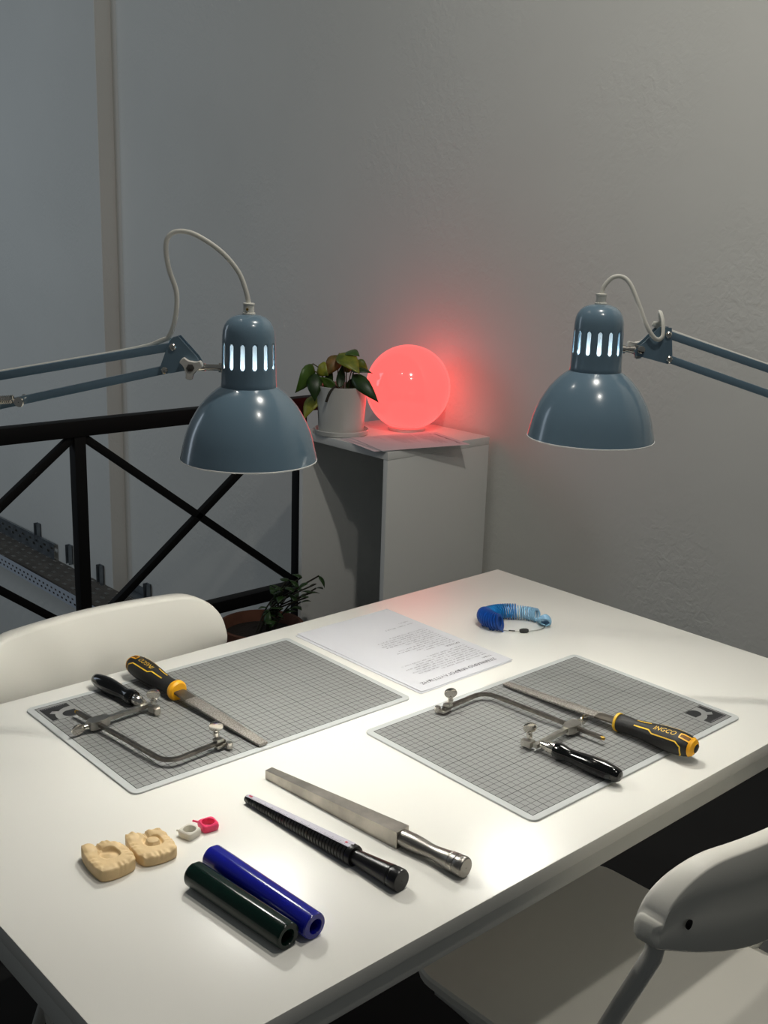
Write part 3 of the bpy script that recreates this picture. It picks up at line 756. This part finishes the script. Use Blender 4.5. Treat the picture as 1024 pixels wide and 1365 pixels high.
def make_file(label, tip, col, collar, roll):
    global ROLL
    ROLL = roll
    tip, col = Vector(tip), Vector(col); ax = (col - tip); L = ax.length; ax.normalize()
    f = thing('hand_file', label, 'file', (col.x, col.y, col.z), 0, 'hand files on the mats')
    f.rotation_euler = (ax.to_track_quat('X', 'Z').to_matrix()).to_euler()
    n = 32
    B().loops([[hs(x, 2 * PI * k / n) for k in range(n)] for x in (0.001, 0.004, 0.010, 0.018, 0.026, 0.034, 0.044, 0.055, 0.066, 0.078, 0.090, 0.098, 0.105, 0.110, 0.113, 0.116, 0.118, 0.1195, 0.1202)]).build('handle', M['rubber'], f, sharp=60)
    if collar:
        B().lathe([(0.0085, -0.004), (0.0125, -0.004), (0.0148, -0.001), (0.0148, 0.004), (0.0128, 0.007)], 28, Matrix.Rotation(PI / 2, 4, 'Y')).build('collar', M['yellow'], f)
    else:
        B().lathe([(0.0108, -0.002), (0.0128, -0.0015), (0.0130, 0.001), (0.0126, 0.002)], 28, Matrix.Rotation(PI / 2, 4, 'Y')).build('collar', M['yline'], f)
    # yellow outlines: stepped line down each side, open loop at the butt
    b = B()
    sgn = 1 if collar else -1
    for s in (1, -1):
        if s == sgn:
            ribbon(b, [(0.030, s * 0.40), (0.054, s * 0.40), (0.060, s * 0.66), (0.096, s * 0.66), (0.104, s * 1.0), (0.1045, s * 1.7), (0.100, s * 2.2)], 0.0009)
        else:
            ribbon(b, [(0.030, s * 0.40), (0.052, s * 0.40)], 0.0009)
            ribbon(b, [(0.062, s * 0.75), (0.096, s * 0.75), (0.104, s * 1.05), (0.1045, s * 1.7), (0.100, s * 2.2)], 0.0009)
    b.build('yellow_line', M['yline'], f, sharp=60)
    patch(0.1125, 0.1196, lambda x: -2.2, lambda x: 2.2, M['yellow'], 'butt_cap', f, 0.0012, n=14)
    lp = [(0.0985, -0.19), (0.1150, -0.28), (0.1150, 0.28), (0.0985, 0.19)]
    hole_o = patch(0.0990, 0.1148, lambda x: -0.18 - 0.005 * (x - 0.1) * 1000, lambda x: 0.18 + 0.005 * (x - 0.1) * 1000, M['yhole'], 'hanging_hole', f, 0.0010)
    b = B(); ribbon(b, lp, 0.0009, 0.0014, True); b.build('hole_rim', M['yellow'], hole_o, sharp=60)
    # maker's lettering, wrapped on the handle top
    me = text_mesh('INGCO', 0.0098, 0, 'CENTER', 0.25, 1.05)
    for v in me.vertices:
        x = min(max(0.0750 + v.co.x, 0.04), 0.1); v.co = hs(x, v.co.y / hr(x), 0.0006)
    link_mesh('lettering', me, M['yline'], f, sharp=None)
    for k in range(7):       # grip ribs at the neck and side
        b = B(); x = 0.012 + 0.0028 * k if not collar else 0.040 + 0.006 * k
        t0 = 0.5 if not collar else 0.8
        ribbon(b, [(x, sgn * (t0 + 0.0)), (x + 0.001, sgn * (t0 + 0.35)), (x, sgn * (t0 + 0.7))], 0.0006, 0.0004)
        b.build('grip_rib', M['rubber'], f, sharp=60)
    # blade
    bt = 0.0022
    def cross(x, wd): return [Vector((x, -wd, -bt * 0.6)), Vector((x, -wd, bt * 0.6)), Vector((x, -wd * 0.6, bt)), Vector((x, wd * 0.6, bt)), Vector((x, wd, bt * 0.6)), Vector((x, wd, -bt * 0.6)), Vector((x, wd * 0.6, -bt)), Vector((x, -wd * 0.6, -bt))]
    B().loops([cross(x, wd) for x, wd in ((0.002, 0.0082), (-0.012, 0.0092), (-0.034, 0.0095))]).build('tang', M['tang'], f)
    B().loops([cross(x, wd) for x, wd in ((-0.0335, 0.0097), (-0.09, 0.0095), (-0.14, 0.0085), (-L + 0.004, 0.0070), (-L, 0.0066))]).build('blade', M['grit'], f)
    return f
make_file('file with black and yellow handle, thick yellow collar, on the left mat', (-0.8240, -0.3370, MZ + 0.0032), (-0.8325, -0.1430, MZ + 0.0130), True, 0.15)
make_file('file with black and yellow handle, hanging hole at its butt, on the right mat', (-0.4265, -0.4020, MZ + 0.0032), (-0.4205, -0.6010, MZ + 0.0130), False, -0.42)

# ------------------------------------------------------------------ ring mandrels
def along(label, name, cat, a, b_):
    a, b_ = Vector(a), Vector(b_); d = b_ - a
    t = thing(name, label, cat, a); t.rotation_euler = d.to_track_quat('X', 'Z').to_euler()
    return t, d.length
rx = Matrix.Rotation(PI / 2, 4, 'Y')          # lathe axis z -> x
mb_, ml_ = along('black round ring-sizing mandrel with white scale strip on the table', 'ring_mandrel', 'mandrel', (-0.9215, -0.4365, 0.0056), (-0.9030, -0.6840, 0.0120))
prof = [(0.0005, 0.0), (0.0044, 0.0004), (0.0050, 0.003)]
NS = 34; x0_, x1_ = 0.006, 0.174
for k in range(NS):
    xa = x0_ + (x1_ - x0_) * k / NS; r = 0.0052 + 0.0062 * k / NS
    prof += [(r, xa), (r + 0.0002, xa + 0.0038), (r - 0.0005, xa + 0.0041), (r - 0.0005, xa + 0.0047)]
prof += [(0.0116, 0.1745), (0.0117, 0.179), (0.0110, 0.181), (0.0086, 0.1815)]
B().lathe(prof, 30, rx, cap0=False).build('tapered_shaft', M['mblack'], mb_)
B().lathe([(0.0082, 0.180), (0.0082, 0.186), (0.0086, 0.190), (0.0108, 0.222), (0.0116, 0.232), (0.0118, 0.2335), (0.0110, 0.2345), (0.0110, 0.2365), (0.0121, 0.2375), (0.0122, 0.2460), (0.0112, 0.2480), (0.0005, 0.2482)], 32, rx, cap1=False).build('handle', M['mblack'], mb_)
B().loops([[Vector((x, -wv, z)), Vector((x, wv, z)), Vector((x, wv * 0.9, z + 0.0005)), Vector((x, -wv * 0.9, z + 0.0005))] for x, wv, z in ((0.002, 0.0034, 0.0046), (0.090, 0.0046, 0.0079), (0.176, 0.0056, 0.0110))]).build('scale_strip', M['scale'], mb_)
def mz(x): return 0.0046 + (0.0110 - 0.0046) * (x - 0.002) / 0.174 + 0.00062
b = B()
for k in range(64):
    x = 0.010 + 0.0025 * k; wv = 0.0038 + 0.0016 * k / 64; ln = wv * (0.9 if k % 5 == 0 else 0.5)
    b.quad((x, -wv, mz(x)), (x + 0.0005, -wv, mz(x)), (x + 0.0005, -wv + ln, mz(x)), (x, -wv + ln, mz(x)))
q = b.build('scale_marks', M['inkl'], mb_, sharp=None); q['kind'] = 'stuff'
b = B()
for x, l in ((0.005, 0.006), (0.1655, 0.0035)):
    b.quad((x, -0.0014, mz(x) + 0.0001), (x + l, -0.0014, mz(x + l) + 0.0001), (x + l, 0.0014, mz(x + l) + 0.0001), (x, 0.0014, mz(x) + 0.0001))
b.build('red_mark', M['red'], mb_, sharp=None)

sqm, sl = along('steel square-section tapered mandrel with turned round handle', 'square_mandrel', 'mandrel', (-0.8650, -0.4030, 0.0060), (-0.8345, -0.7110, 0.0122))
def sq(x, h): return [Vector((x, -h, -h)), Vector((x, h, -h)), Vector((x, h, h)), Vector((x, -h, h))]
b = B(); b.loops([sq(0, 0.0050), sq(0.0005, 0.0056), sq(0.2195, 0.0104), sq(0.220, 0.0100)]); b.build('square_shaft', M['iron'], sqm)
B().lathe([(0.0092, 0.219), (0.0098, 0.226), (0.0100, 0.236), (0.0094, 0.246), (0.0082, 0.258), (0.0080, 0.266), (0.0092, 0.278), (0.0106, 0.288), (0.0108, 0.2885), (0.0104, 0.2895), (0.0108, 0.2905), (0.0112, 0.2960), (0.0107, 0.2966), (0.0112, 0.2974), (0.0116, 0.3050), (0.0110, 0.3075), (0.0100, 0.3085), (0.0005, 0.3087)], 32, rx, cap1=False).build('handle', M['brush'], sqm)

# ------------------------------------------------------------------ wax tubes
def wax(label, m, a, b_, flat_ang, hole):
    t, L = along(label, 'wax_tube', 'wax tube', a, b_)
    n = 48; R0 = 0.0136
    def outer(sc):
        o = []
        for k in range(n):
            th = 2 * PI * k / n; d = math.cos(th - flat_ang); r = R0 * sc
            if d > 0.80: r = min(r, 0.0130 * sc / d)
            o.append((r * math.cos(th), r * math.sin(th)))
        return o
    def inner(sc): return [(hole[0] + hole[2] * sc * math.cos(2 * PI * k / n), hole[1] + hole[2] * sc * math.sin(2 * PI * k / n)) for k in range(n)]
    rings = []
    for pts, x in ((inner(1.0), 0.004), (inner(1.15), 0.0), (outer(0.93), 0.0), (outer(0.985), 0.0012), (outer(1.0), 0.003), (outer(1.0), L * 0.5), (outer(1.0), L - 0.003), (outer(0.985), L - 0.0012), (outer(0.93), L), (inner(1.15), L), (inner(1.0), L - 0.002), (inner(1.0), 0.004)):
        rings.append([Vector((x, p[0], p[1])) for p in pts])
    B().loops(rings, True, False, False).build('tube_body', m, t)
    return t
wax('dark green wax ring tube lying on the table beside the blue one', M['waxg'], (-1.0605, -0.5395, 0.0137), (-1.0490, -0.6840, 0.0137), 1.45, (-0.001, -0.0005, 0.0072))
wax('cobalt blue wax ring tube lying on the table behind the green one', M['waxb'], (-1.0285, -0.5250, 0.0137), (-1.0205, -0.6880, 0.0137), 1.45, (0.001, -0.0005, 0.0068))

# ------------------------------------------------------------------ moulds (plaster-coloured halves)
def mould(label, corners, h, kind):
    cx = sum(c[0] for c in corners) / 4; cy = sum(c[1] for c in corners) / 4
    t = thing('mould_half', label, 'mould', (cx, cy, 0.0), 0, 'tan mould halves')
    P0, P1, P2, P3 = [Vector((c[0] - cx, c[1] - cy, 0)) * 1.055 for c in corners]     # left-back, right-back, right-front, left-front
    def base(u, v):
        # squircle the unit square so the corners round off, then bilinear to the four measured corners
        a, c = (u * 2 - 1), (v * 2 - 1)
        k = 0.30
        a2 = a * math.sqrt(max(0, 1 - k * c * c * a * a)); c2 = c * math.sqrt(max(0, 1 - k * a * a * c * c))
        uu, v2 = (a2 + 1) / 2, (c2 + 1) / 2
        return P0 * (1 - uu) * (1 - v2) + P1 * uu * (1 - v2) + P2 * uu * v2 + P3 * (1 - uu) * v2
    N = 56
    def hgt(u, v):
        ed = min(u, 1 - u, v, 1 - v); z = h
        # ridged, crimped border
        if ed < 0.19:
            k = 1 - ed / 0.19
            along_ = v if ed in (u, 1 - u) else u
            wob = math.sin(along_ * 38 + 2.0 * math.sin(along_ * 9 + kind)) * 0.5 + 0.5 * math.sin(along_ * 21 + kind)
            z += 0.0010 * wob * min(1, k * 1.8) - 0.0022 * max(0, k - 0.45)
        # funnel and lumps at the back edge
        for (lu, lv, lr, lh) in ((0.16, 0.10, 0.22, 0.0022), (0.66, 0.13, 0.25, 0.0026) if kind == 1 else (0.80, 0.13, 0.25, 0.0028)):
            d = math.hypot(u - lu, v - lv) / lr
            if d < 1: z += lh * (1 - d ** 4) ** 1.5
        fu = 0.40 if kind == 1 else 0.52
        if v < 0.34 and abs(u - fu) < 0.045: z -= 0.0030
        # the ring's impression
        du, dv = (u - (0.52 if kind == 1 else 0.55)) / 0.21, (v - 0.46) / 0.17
        d = (abs(du) ** 2.6 + abs(dv) ** 2.6) ** (1 / 2.6)
        if kind == 1:
            if d < 1: z = h - 0.0036 + 0.0020 * max(0, 1 - d * 1.3)
            elif d < 1.12: z = h - 0.0036 * (1 - (d - 1) / 0.12)
        else:
            if d < 0.72: z = h + 0.0026 * math.sqrt(max(0, 1 - (d / 0.78) ** 2))
            elif d < 1.0: z = h - 0.0032
            elif d < 1.12: z = h - 0.0032 * (1 - (d - 1) / 0.12)
        return z
    b = B()
    vv = [[None] * (N + 1) for _ in range(N + 1)]
    for i in range(N + 1):
        for j in range(N + 1):
            p = base(i / N, j / N); vv[i][j] = b.bm.verts.new((p.x, p.y, hgt(i / N, j / N) - (0.0015 if i in (0, N) or j in (0, N) else 0)))
    for i in range(N):
        for j in range(N): b.bm.faces.new((vv[i][j], vv[i + 1][j], vv[i + 1][j + 1], vv[i][j + 1]))
    edge = [vv[i][0] for i in range(N)] + [vv[N][j] for j in range(N)] + [vv[i][N] for i in range(N, 0, -1)] + [vv[0][j] for j in range(N, 0, -1)]
    prev = edge
    for z, ins in ((0.004, 1.0), (0.0015, 0.985), (0.0, 0.95)):
        cur = [b.bm.verts.new((e.co.x * ins, e.co.y * ins, z)) for e in edge]
        for i in range(len(edge)):
            j = (i + 1) % len(edge); b.bm.faces.new((prev[i], prev[j], cur[j], cur[i]))
        prev = cur
    b.bm.faces.new(prev)
    b.build('mould_block', M['clay'], t, sharp=None)
    for p in t.children[0].data.polygons: p.use_smooth = True
    return t
mould('tan rubber mould half with a sunken ring impression, the nearer left one', [(-1.1275, -0.4170), (-1.0870, -0.4385), (-1.0905, -0.4800), (-1.1340, -0.4800)], 0.0145, 1)
mould('tan rubber mould half with a raised oval core, beside the model rings', [(-1.0790, -0.4245), (-1.0385, -0.4420), (-1.0445, -0.4875), (-1.0865, -0.4820)], 0.0125, 2)

# ------------------------------------------------------------------ model rings
def model_ring(label, m, x, y, rz, sprue):
    t = thing('model_ring', label, 'ring', (x, y, 0.0), rz, 'small model rings')
    n = 48
    def outer(sc, dz):
        o = []
        for k in range(n):
            a = 2 * PI * k / n; ex = 5.0
            r = 0.0098 / ((abs(math.cos(a)) ** ex + abs(math.sin(a)) ** ex) ** (1 / ex)) * sc
            o.append(Vector((r * math.cos(a), r * math.sin(a), dz)))
        return o
    def inner(r, dz): return [Vector((r * math.cos(2 * PI * k / n), r * math.sin(2 * PI * k / n), dz)) for k in range(n)]
    rings = [inner(0.0074, 0.0005), outer(0.93, 0.0), outer(1.0, 0.0015), outer(1.05, 0.0050), outer(0.99, 0.0078), outer(0.88, 0.0088), inner(0.0074, 0.0086), inner(0.0070, 0.0078), inner(0.0070, 0.0012), inner(0.0074, 0.0005)]
    B().loops(rings, True, False, False).build('band', m, t)
    a = sprue[0]
    B().tube([(0.0100 * math.cos(a), 0.0100 * math.sin(a), 0.0060), (sprue[1] * math.cos(a), sprue[1] * math.sin(a), 0.0068)], 0.0012, 8).build('sprue', m, t)
model_ring('small white resin model ring lying next to the pink ring', M['ringw'], -1.0125, -0.4560, 0.25, (2.2, 0.0145))
model_ring('small bright pink resin model ring with a short sprue', M['ringp'], -0.9880, -0.4560, -0.15, (2.35, 0.0185))

# ------------------------------------------------------------------ ring sizer
rs = thing('ring_sizer', 'bunch of blue plastic ring sizing gauges on a wire loop with black clasp', 'ring sizer', (-0.2170, -0.2360, 0.0))
def gauge_mesh():
    b = B(); n = 26; rings = []
    prof_ = [(-0.0013, 0.0), (-0.0009, 0.0012), (0.0009, 0.0012), (0.0013, 0.0), (0.0011, -0.0022), (-0.0011, -0.0022)]
    ri = 0.0098
    for k in range(n):
        a = 2 * PI * k / n; e = Vector((0, math.cos(a), math.sin(a)))
        rings.append([e * (ri + pz) + Vector((px, 0, 0)) for px, pz in prof_])
    b.loops(rings + [rings[0]], True, False, False); bmesh.ops.remove_doubles(b.bm, verts=b.bm.verts, dist=1e-7)
    b.box((0, 0, -0.0121), (0.0018, 0.005, 0.0022), 0.0005)
    return b
EU, EV = Vector((0.74, -0.67, 0)), Vector((0.67, 0.74, 0))
EA, EB = 0.052, 0.034
def ell(deg, z=0.0):
    t = math.radians(deg); return EU * (EA * math.cos(t)) + EV * (EB * math.sin(t)) + Vector((0, 0, z))
proto = {}
def gauge(key, deg, size, tilt, roll):
    if key not in proto:
        o = gauge_mesh().build('ring_gauge', M[key], rs); proto[key] = o
    else:
        o = proto[key].copy(); COL.objects.link(o); o.parent = rs
    k = size / 0.0109
    tg = ell(deg + 1) - ell(deg - 1)
    o.location = ell(deg, size * math.cos(tilt) + 0.0022); o.scale = (1, k, k)
    o.rotation_euler = (Matrix.Rotation(math.atan2(tg.y, tg.x), 3, 'Z') @ Matrix.Rotation(tilt, 3, 'Y') @ Matrix.Rotation(roll, 3, 'X')).to_euler()
for k in range(13):
    gauge('rd', 236 - 5.6 * k, 0.0146, -0.35 + 0.04 * k, 0.25 * math.sin(k * 1.3))
for k in range(17):
    gauge('rm', 162 - 4.8 * k, 0.0128, 0.10, 0.2 * math.sin(k))
for k in range(9):
    gauge('rl', 80 - 5.0 * k, 0.0114, 0.12 + 0.02 * k, 0.2 * math.sin(k * 2))
for k in range(7):
    gauge('rl', 20 - 5.2 * k, 0.0106, -0.62, 0.15 * math.sin(k * 2))
B().tube([ell(6 * k, 0.0022) for k in range(60)], 0.0008, 6, True).build('wire_loop', M['steel'], rs)
tg = ell(285) - ell(281); cp = ell(283, 0.0036)
mt_ = Matrix.Translation(cp) @ Matrix.Rotation(math.atan2(tg.y, tg.x), 4, 'Z') @ Matrix.Rotation(PI / 2, 4, 'Y')
B().lathe([(0.0005, -0.0078), (0.0026, -0.0076), (0.0038, -0.005), (0.0041, 0.0), (0.0038, 0.005), (0.0026, 0.0076), (0.0005, 0.0078)], 18, mt_, cap0=False, cap1=False).build('clasp', M['rubber'], rs)
B().tube([ell(q, 0.0026) for q in range(254, 268, 2)], 0.0017, 8).build('crimp', M['chrome'], rs)

# ------------------------------------------------------------------ architect's lamps
def make_lamp(watt, label, rim, yaw, up0, up1, lo0, lo1, plate, nut, cable, foot, spring):
    """origin at the rim centre; local +x runs along the arm away from the shade"""
    l = thing('desk_lamp', label, 'lamp', rim, yaw, 'blue architect desk lamps')
    prof = [(0.0850, 0.0), (0.0838, 0.006), (0.0815, 0.0165), (0.0790, 0.027), (0.0757, 0.037), (0.0710, 0.048), (0.0655, 0.0578), (0.0600, 0.0665), (0.0535, 0.0743), (0.0470, 0.0810), (0.0410, 0.0860), (0.0345, 0.0905)]
    rings_o = prof; rings_i = [(r - 0.0012, z - (0.0006 if z else 0)) for r, z in reversed(prof)]
    B().lathe(rings_o, 64, cap0=False, cap1=False).build('shade', M['blue'], l, sharp=60)
    B().lathe(rings_i, 64, cap0=False, cap1=False).build('shade_lining', M['white_in'], l, sharp=60)
    B().tube([(0.0846 * math.cos(2 * PI * k / 64), 0.0846 * math.sin(2 * PI * k / 64), 0.0) for k in range(64)], 0.0009, 6, True).build('rim_bead', M['white_in'], l)
    # socket cover with slots
    b = B(); NSL = 14; SEG = NSL * 8
    zs = [0.0885, 0.0900, 0.0960, 0.1120, 0.1160, 0.1420, 0.1460, 0.1530, 0.1590, 0.1650, 0.1702, 0.1745, 0.1772, 0.1785]
    rs_ = [0.0340, 0.0346, 0.0338, 0.0334, 0.0333, 0.0326, 0.0325, 0.0322, 0.0314, 0.0295, 0.0262, 0.0210, 0.0140, 0.0060]
    vv = []
    for z, r in zip(zs, rs_):
        row = []
        for k in range(SEG):
            ph = k % 8; dz = 0.0
            if ph in (1, 2):
                if abs(z - 0.1160) < 1e-6: dz = -0.0022
                if abs(z - 0.1420) < 1e-6: dz = 0.0022
            an = 2 * PI * (k + 0.5) / SEG
            row.append(b.bm.verts.new((r * math.cos(an), r * math.sin(an), z + dz)))
        vv.append(row)
    for i in range(len(zs) - 1):
        for k in range(SEG):
            if i == 4 and (k % 8) in (0, 1, 2): continue
            j = (k + 1) % SEG; b.bm.faces.new((vv[i][k], vv[i][j], vv[i + 1][j], vv[i + 1][k]))
    b.bm.faces.new(vv[-1])
    nk = b.build('socket_cover', M['blue'], l, sharp=40)
    md = nk.modifiers.new('thick', 'SOLIDIFY'); md.thickness = 0.0011; md.offset = -1
    B().lathe([(0.0205, 0.100), (0.0225, 0.106), (0.0230, 0.152), (0.0180, 0.160), (0.0005, 0.161)], 24, cap0=False, cap1=False).build('bulb', M['bulb'], l)
    B().lathe([(0.0075, 0.176), (0.0080, 0.178), (0.0080, 0.1800), (0.0066, 0.1805), (0.0066, 0.1890), (0.0072, 0.1895), (0.0072, 0.1915), (0.0045, 0.1920)], 16).build('cord_grip', M['cable'], l)
    B().lathe([(0.0005, 0.0), (0.0016, 0.0), (0.0016, 0.002), (0.0005, 0.002)], 10, Matrix.Translation((0.001, 0.0058 if yaw > 1 else 0.0058, 0.1845)) @ Matrix.Rotation(-PI / 2, 4, 'X'), cap0=False, cap1=False).build('grip_screw', M['brass'], l)
    # stem to the swivel
    zs_ = nut[1] - 0.001
    g = B(); g.tube([(0.031, 0, zs_), (nut[0] - 0.008, 0, zs_)], 0.0040, 14); g.tube([(0.031, 0, zs_), (0.0365, 0, zs_)], 0.0058, 14); g.tube([(nut[0] - 0.015, 0, zs_), (nut[0] - 0.006, 0, zs_)], 0.0048, 14)
    g.build('swivel_stem', M['chrome'], l)
    # plates either side, screws, wing nut
    def yrot(sgn): return Matrix.Rotation(PI / 2, 4, 'X')
    for yy in (-0.0085, 0.0085):
        b = B(); b.loops([[Vector((x, yy + d, z)) for x, z in plate] for d in (-0.0008, 0.0008)]); b.build('side_plate', M['blue'], l)
    for (sx_, sz_) in (up0, lo0):
        for sg in (-1, 1):
            B().lathe([(0.0042, 0.0092), (0.0042, 0.0108), (0.0030, 0.0122), (0.0005, 0.0124)], 16, Matrix.Translation((sx_, 0, sz_)) @ Matrix.Rotation(-sg * PI / 2, 4, 'X'), cap1=False).build('screw', M['chrome'], l)
    ns = -1                                     # the nut sits on one face only
    b = B(); star = []
    for k in range(3):
        ph = 40 + 120 * k
        for da, rr in ((-60, 0.0080), (-42, 0.0082), (-26, 0.0100), (-17, 0.0142), (-9, 0.0150), (9, 0.0150), (17, 0.0142), (26, 0.0100), (42, 0.0082)):
            a_ = math.radians(ph + da); star.append((rr * math.cos(a_), rr * math.sin(a_)))
    b.loops([[Vector((nut[0] + x * sc, d, nut[1] + z * sc)) for x, z in star] for d, sc in ((0.0098, 0.94), (0.0108, 1.0), (0.0170, 1.0), (0.0180, 0.92))]); nut_o = b.build('wing_nut', M['nut'], l)
    B().lathe([(0.0005, 0.0178), (0.0050, 0.0178), (0.0050, 0.0192), (0.0035, 0.0198), (0.0005, 0.0198)], 6, Matrix.Translation((nut[0], 0, nut[1])) @ Matrix.Rotation(-PI / 2, 4, 'X'), cap0=False, cap1=False).build('hex_bolt', M['dsteel'], nut_o)
    B().lathe([(0.0005, 0.0094), (0.0050, 0.0094), (0.0050, 0.0120), (0.0035, 0.0128), (0.0005, 0.0128)], 16, Matrix.Translation((nut[0], 0, nut[1])) @ Matrix.Rotation(PI / 2, 4, 'X'), cap0=False, cap1=False).build('hex_bolt', M['chrome'], l)
    B().box((nut[0], 0, nut[1]), (0.010, 0.016, 0.009), 0.001).build('swivel_block', M['dsteel'], l)
    # arm bars (square tube)
    def bar(a_, c_, name='arm_bar', wd=0.0052, th=0.0046):
        a_ = Vector((a_[0], 0, a_[1])); c_ = Vector((c_[0], 0, c_[1])); d = c_ - a_; ang = math.atan2(d.z, d.x)
        return B().box((a_ + c_) / 2, (d.length + 0.008, th * 2, wd * 2), 0.0012, Matrix.Rotation(-ang, 3, 'Y')).build(name, M['blue'], l)
    bar(up0, up1); bar(lo0, lo1)
    # elbow, lower arm, clamp on the table edge
    el = [up1, lo1]
    for yy in (-0.0085, 0.0085):
        b = B(); b.loops([[Vector((x, yy + d, z)) for x, z in ((up1[0] - 0.012, up1[1] + 0.014), (up1[0] + 0.020, up1[1] + 0.012), (lo1[0] + 0.035, lo1[1] - 0.030), (lo1[0] + 0.005, lo1[1] - 0.034), (lo1[0] - 0.014, lo1[1] - 0.002))] for d in (-0.0008, 0.0008)]); b.build('elbow_plate', M['blue'], l)
    bar((lo1[0] + 0.002, lo1[1] - 0.020), (foot[0] - 0.014, foot[1] + 0.075), 'lower_bar'); bar((lo1[0] + 0.028, lo1[1] - 0.020), (foot[0] + 0.014, foot[1] + 0.075), 'lower_bar')
    b = B(); b.tube([(foot[0], 0, foot[1] + 0.012), (foot[0], 0, foot[1] + 0.09)], 0.008, 14); b.box((foot[0], 0, foot[1] + 0.084), (0.048, 0.013, 0.034), 0.002); b.build('base_post', M['blue'], l)
    b = B(); b.box((0, 0, foot[1] + 0.008), (0.05, 0.036, 0.014), 0.002); b.box((0.026, 0, foot[1] - 0.030), (0.008, 0.036, 0.090), 0.002); b.box((0, 0, foot[1] - 0.070), (0.05, 0.036, 0.010), 0.002)
    bmesh.ops.rotate(b.bm, cent=(0, 0, 0), matrix=Matrix.Rotation(math.radians(-47.8), 3, 'Z'), verts=b.bm.verts); bmesh.ops.translate(b.bm, vec=(foot[0], 0, 0), verts=b.bm.verts)
    b.build('table_clamp', M['blue'], l)
    # springs from the lower bar
    sp, se = spring
    for yy in (-0.0125, 0.0125):
        a_ = Vector((sp[0] + 0.006, yy, sp[1] + 0.0035 * (1 if yy > 0 else -1))); c_ = Vector((se[0], yy, se[1] + 0.0035 * (1 if yy > 0 else -1)))
        d = c_ - a_; ax = d.normalized(); up = Vector((0, 1, 0)); bn = ax.cross(up); turns = int(d.length / 0.0024); pts = []
        for k in range(turns * 8 + 1):
            t = k / (turns * 8); an = 2 * PI * k / 8; pts.append(a_ + d * t + (up * math.cos(an) + bn * math.sin(an)) * 0.0045)
        B().tube(pts, 0.0009, 5).build('spring', M['chrome'], l)
    B().lathe([(0.0005, -0.014), (0.0055, -0.014), (0.0062, -0.012), (0.0040, -0.009), (0.0040, 0.009), (0.0062, 0.012), (0.0055, 0.014), (0.0005, 0.014)], 18, Matrix.Translation((sp[0], 0, sp[1])) @ Matrix.Rotation(PI / 2, 4, 'X'), cap0=False, cap1=False).build('spring_pin', M['chrome'], l)
    # flat white cord
    B().tube(smooth_path(cable, 8), 0.0030, 10, flat=(0.62, 1.0), up=(0, 1, 0)).build('cord', M['cable'], l)
    # light source
    ld = bpy.data.lights.new('bulb_light', 'POINT'); ld.energy = watt; ld.color = (1.0, 0.975, 0.92); ld.shadow_soft_size = 0.017
    lo = bpy.data.objects.new('bulb_light', ld); COL.objects.link(lo); lo.parent = l; lo.location = (0, 0, 0.070)
    return l
K = 0.00094
def LP(px, py, y=0.0): x = (335 - px) * K; return (x, y, (605 - py) * K - 0.03 * x)
LYAW = math.atan2(0.671, -0.741)
plateL = [(0.084, 0.150), (0.094, 0.147), (0.107, 0.112), (0.103, 0.105), (0.094, 0.105), (0.064, 0.1115), (0.057, 0.118), (0.062, 0.126)]
make_lamp(LAMP_L, 'blue enamel desk lamp on the left, beside the potted plant', (-0.813, -0.289, 0.375), LYAW, (0.0912, 0.137), (0.402, 0.0750), (0.1015, 0.1085), (0.402, 0.0352), plateL, (0.0685, 0.1135),
          [(0.0, 0.0, 0.1905), (0.0035, 0.0, 0.2060), (0.0118, 0.0, 0.2270), (0.0280, 0.002, 0.2470), (0.0480, 0.003, 0.2620), (0.0700, 0.003, 0.2722), (0.0890, 0.003, 0.2715), (0.0980, 0.003, 0.2580), (0.0955, 0.002, 0.2300), (0.0870, 0.001, 0.2020), (0.0885, 0.0, 0.1740), (0.0960, -0.002, 0.1510), (0.108, -0.004, 0.1425), (0.160, -0.0065, 0.1270), (0.402, -0.0065, 0.0790)],
          (0.415, -0.375 + 0.0005, 0), ((0.2800, 0.0645), (0.385, 0.0560)))
plateR = [(0.078, 0.152), (0.094, 0.151), (0.099, 0.108), (0.093, 0.1035), (0.070, 0.109), (0.048, 0.114), (0.047, 0.120), (0.062, 0.134)]
make_lamp(LAMP_R, 'blue enamel desk lamp on the right, before the plastered wall', (-0.400, -0.501, 0.392), LYAW + PI, (0.0906, 0.142), (0.402, 0.0490), (0.0945, 0.110), (0.402, 0.0150), plateR, (0.0560, 0.1215),
          [(0.0, 0.0, 0.1905), (0.0030, 0.0, 0.2020), (0.0130, 0.0, 0.2130), (0.0260, 0.0, 0.2140), (0.0360, -0.004, 0.2050), (0.0470, -0.010, 0.1820), (0.0590, -0.015, 0.1540), (0.0720, -0.016, 0.1370), (0.0815, -0.014, 0.1400), (0.0815, -0.008, 0.1600), (0.0790, 0.0, 0.1710), (0.0840, 0.006, 0.1560), (0.100, 0.0068, 0.1440), (0.402, 0.0068, 0.0530)],
          (0.345, -0.392 + 0.0005, 0), ((0.2930, 0.0508), (0.385, 0.0270)))

# ------------------------------------------------------------------ loose cord on the floor at the right
o = B().tube(smooth_path([(x_, y_, 0.004 - T) for x_, y_ in ((0.22, -0.26), (0.275, -0.36), (0.294, -0.420), (0.316, -0.451), (0.344, -0.462), (0.386, -0.453), (0.414, -0.446), (0.485, -0.420), (0.62, -0.37), (0.80, -0.40))], 8), 0.0035, 8).build('loose_cable', M['cable'])
o.location = (0, 0, T); tag(o, 'thin white cord on the dark floor behind the right chair back', 'cable')
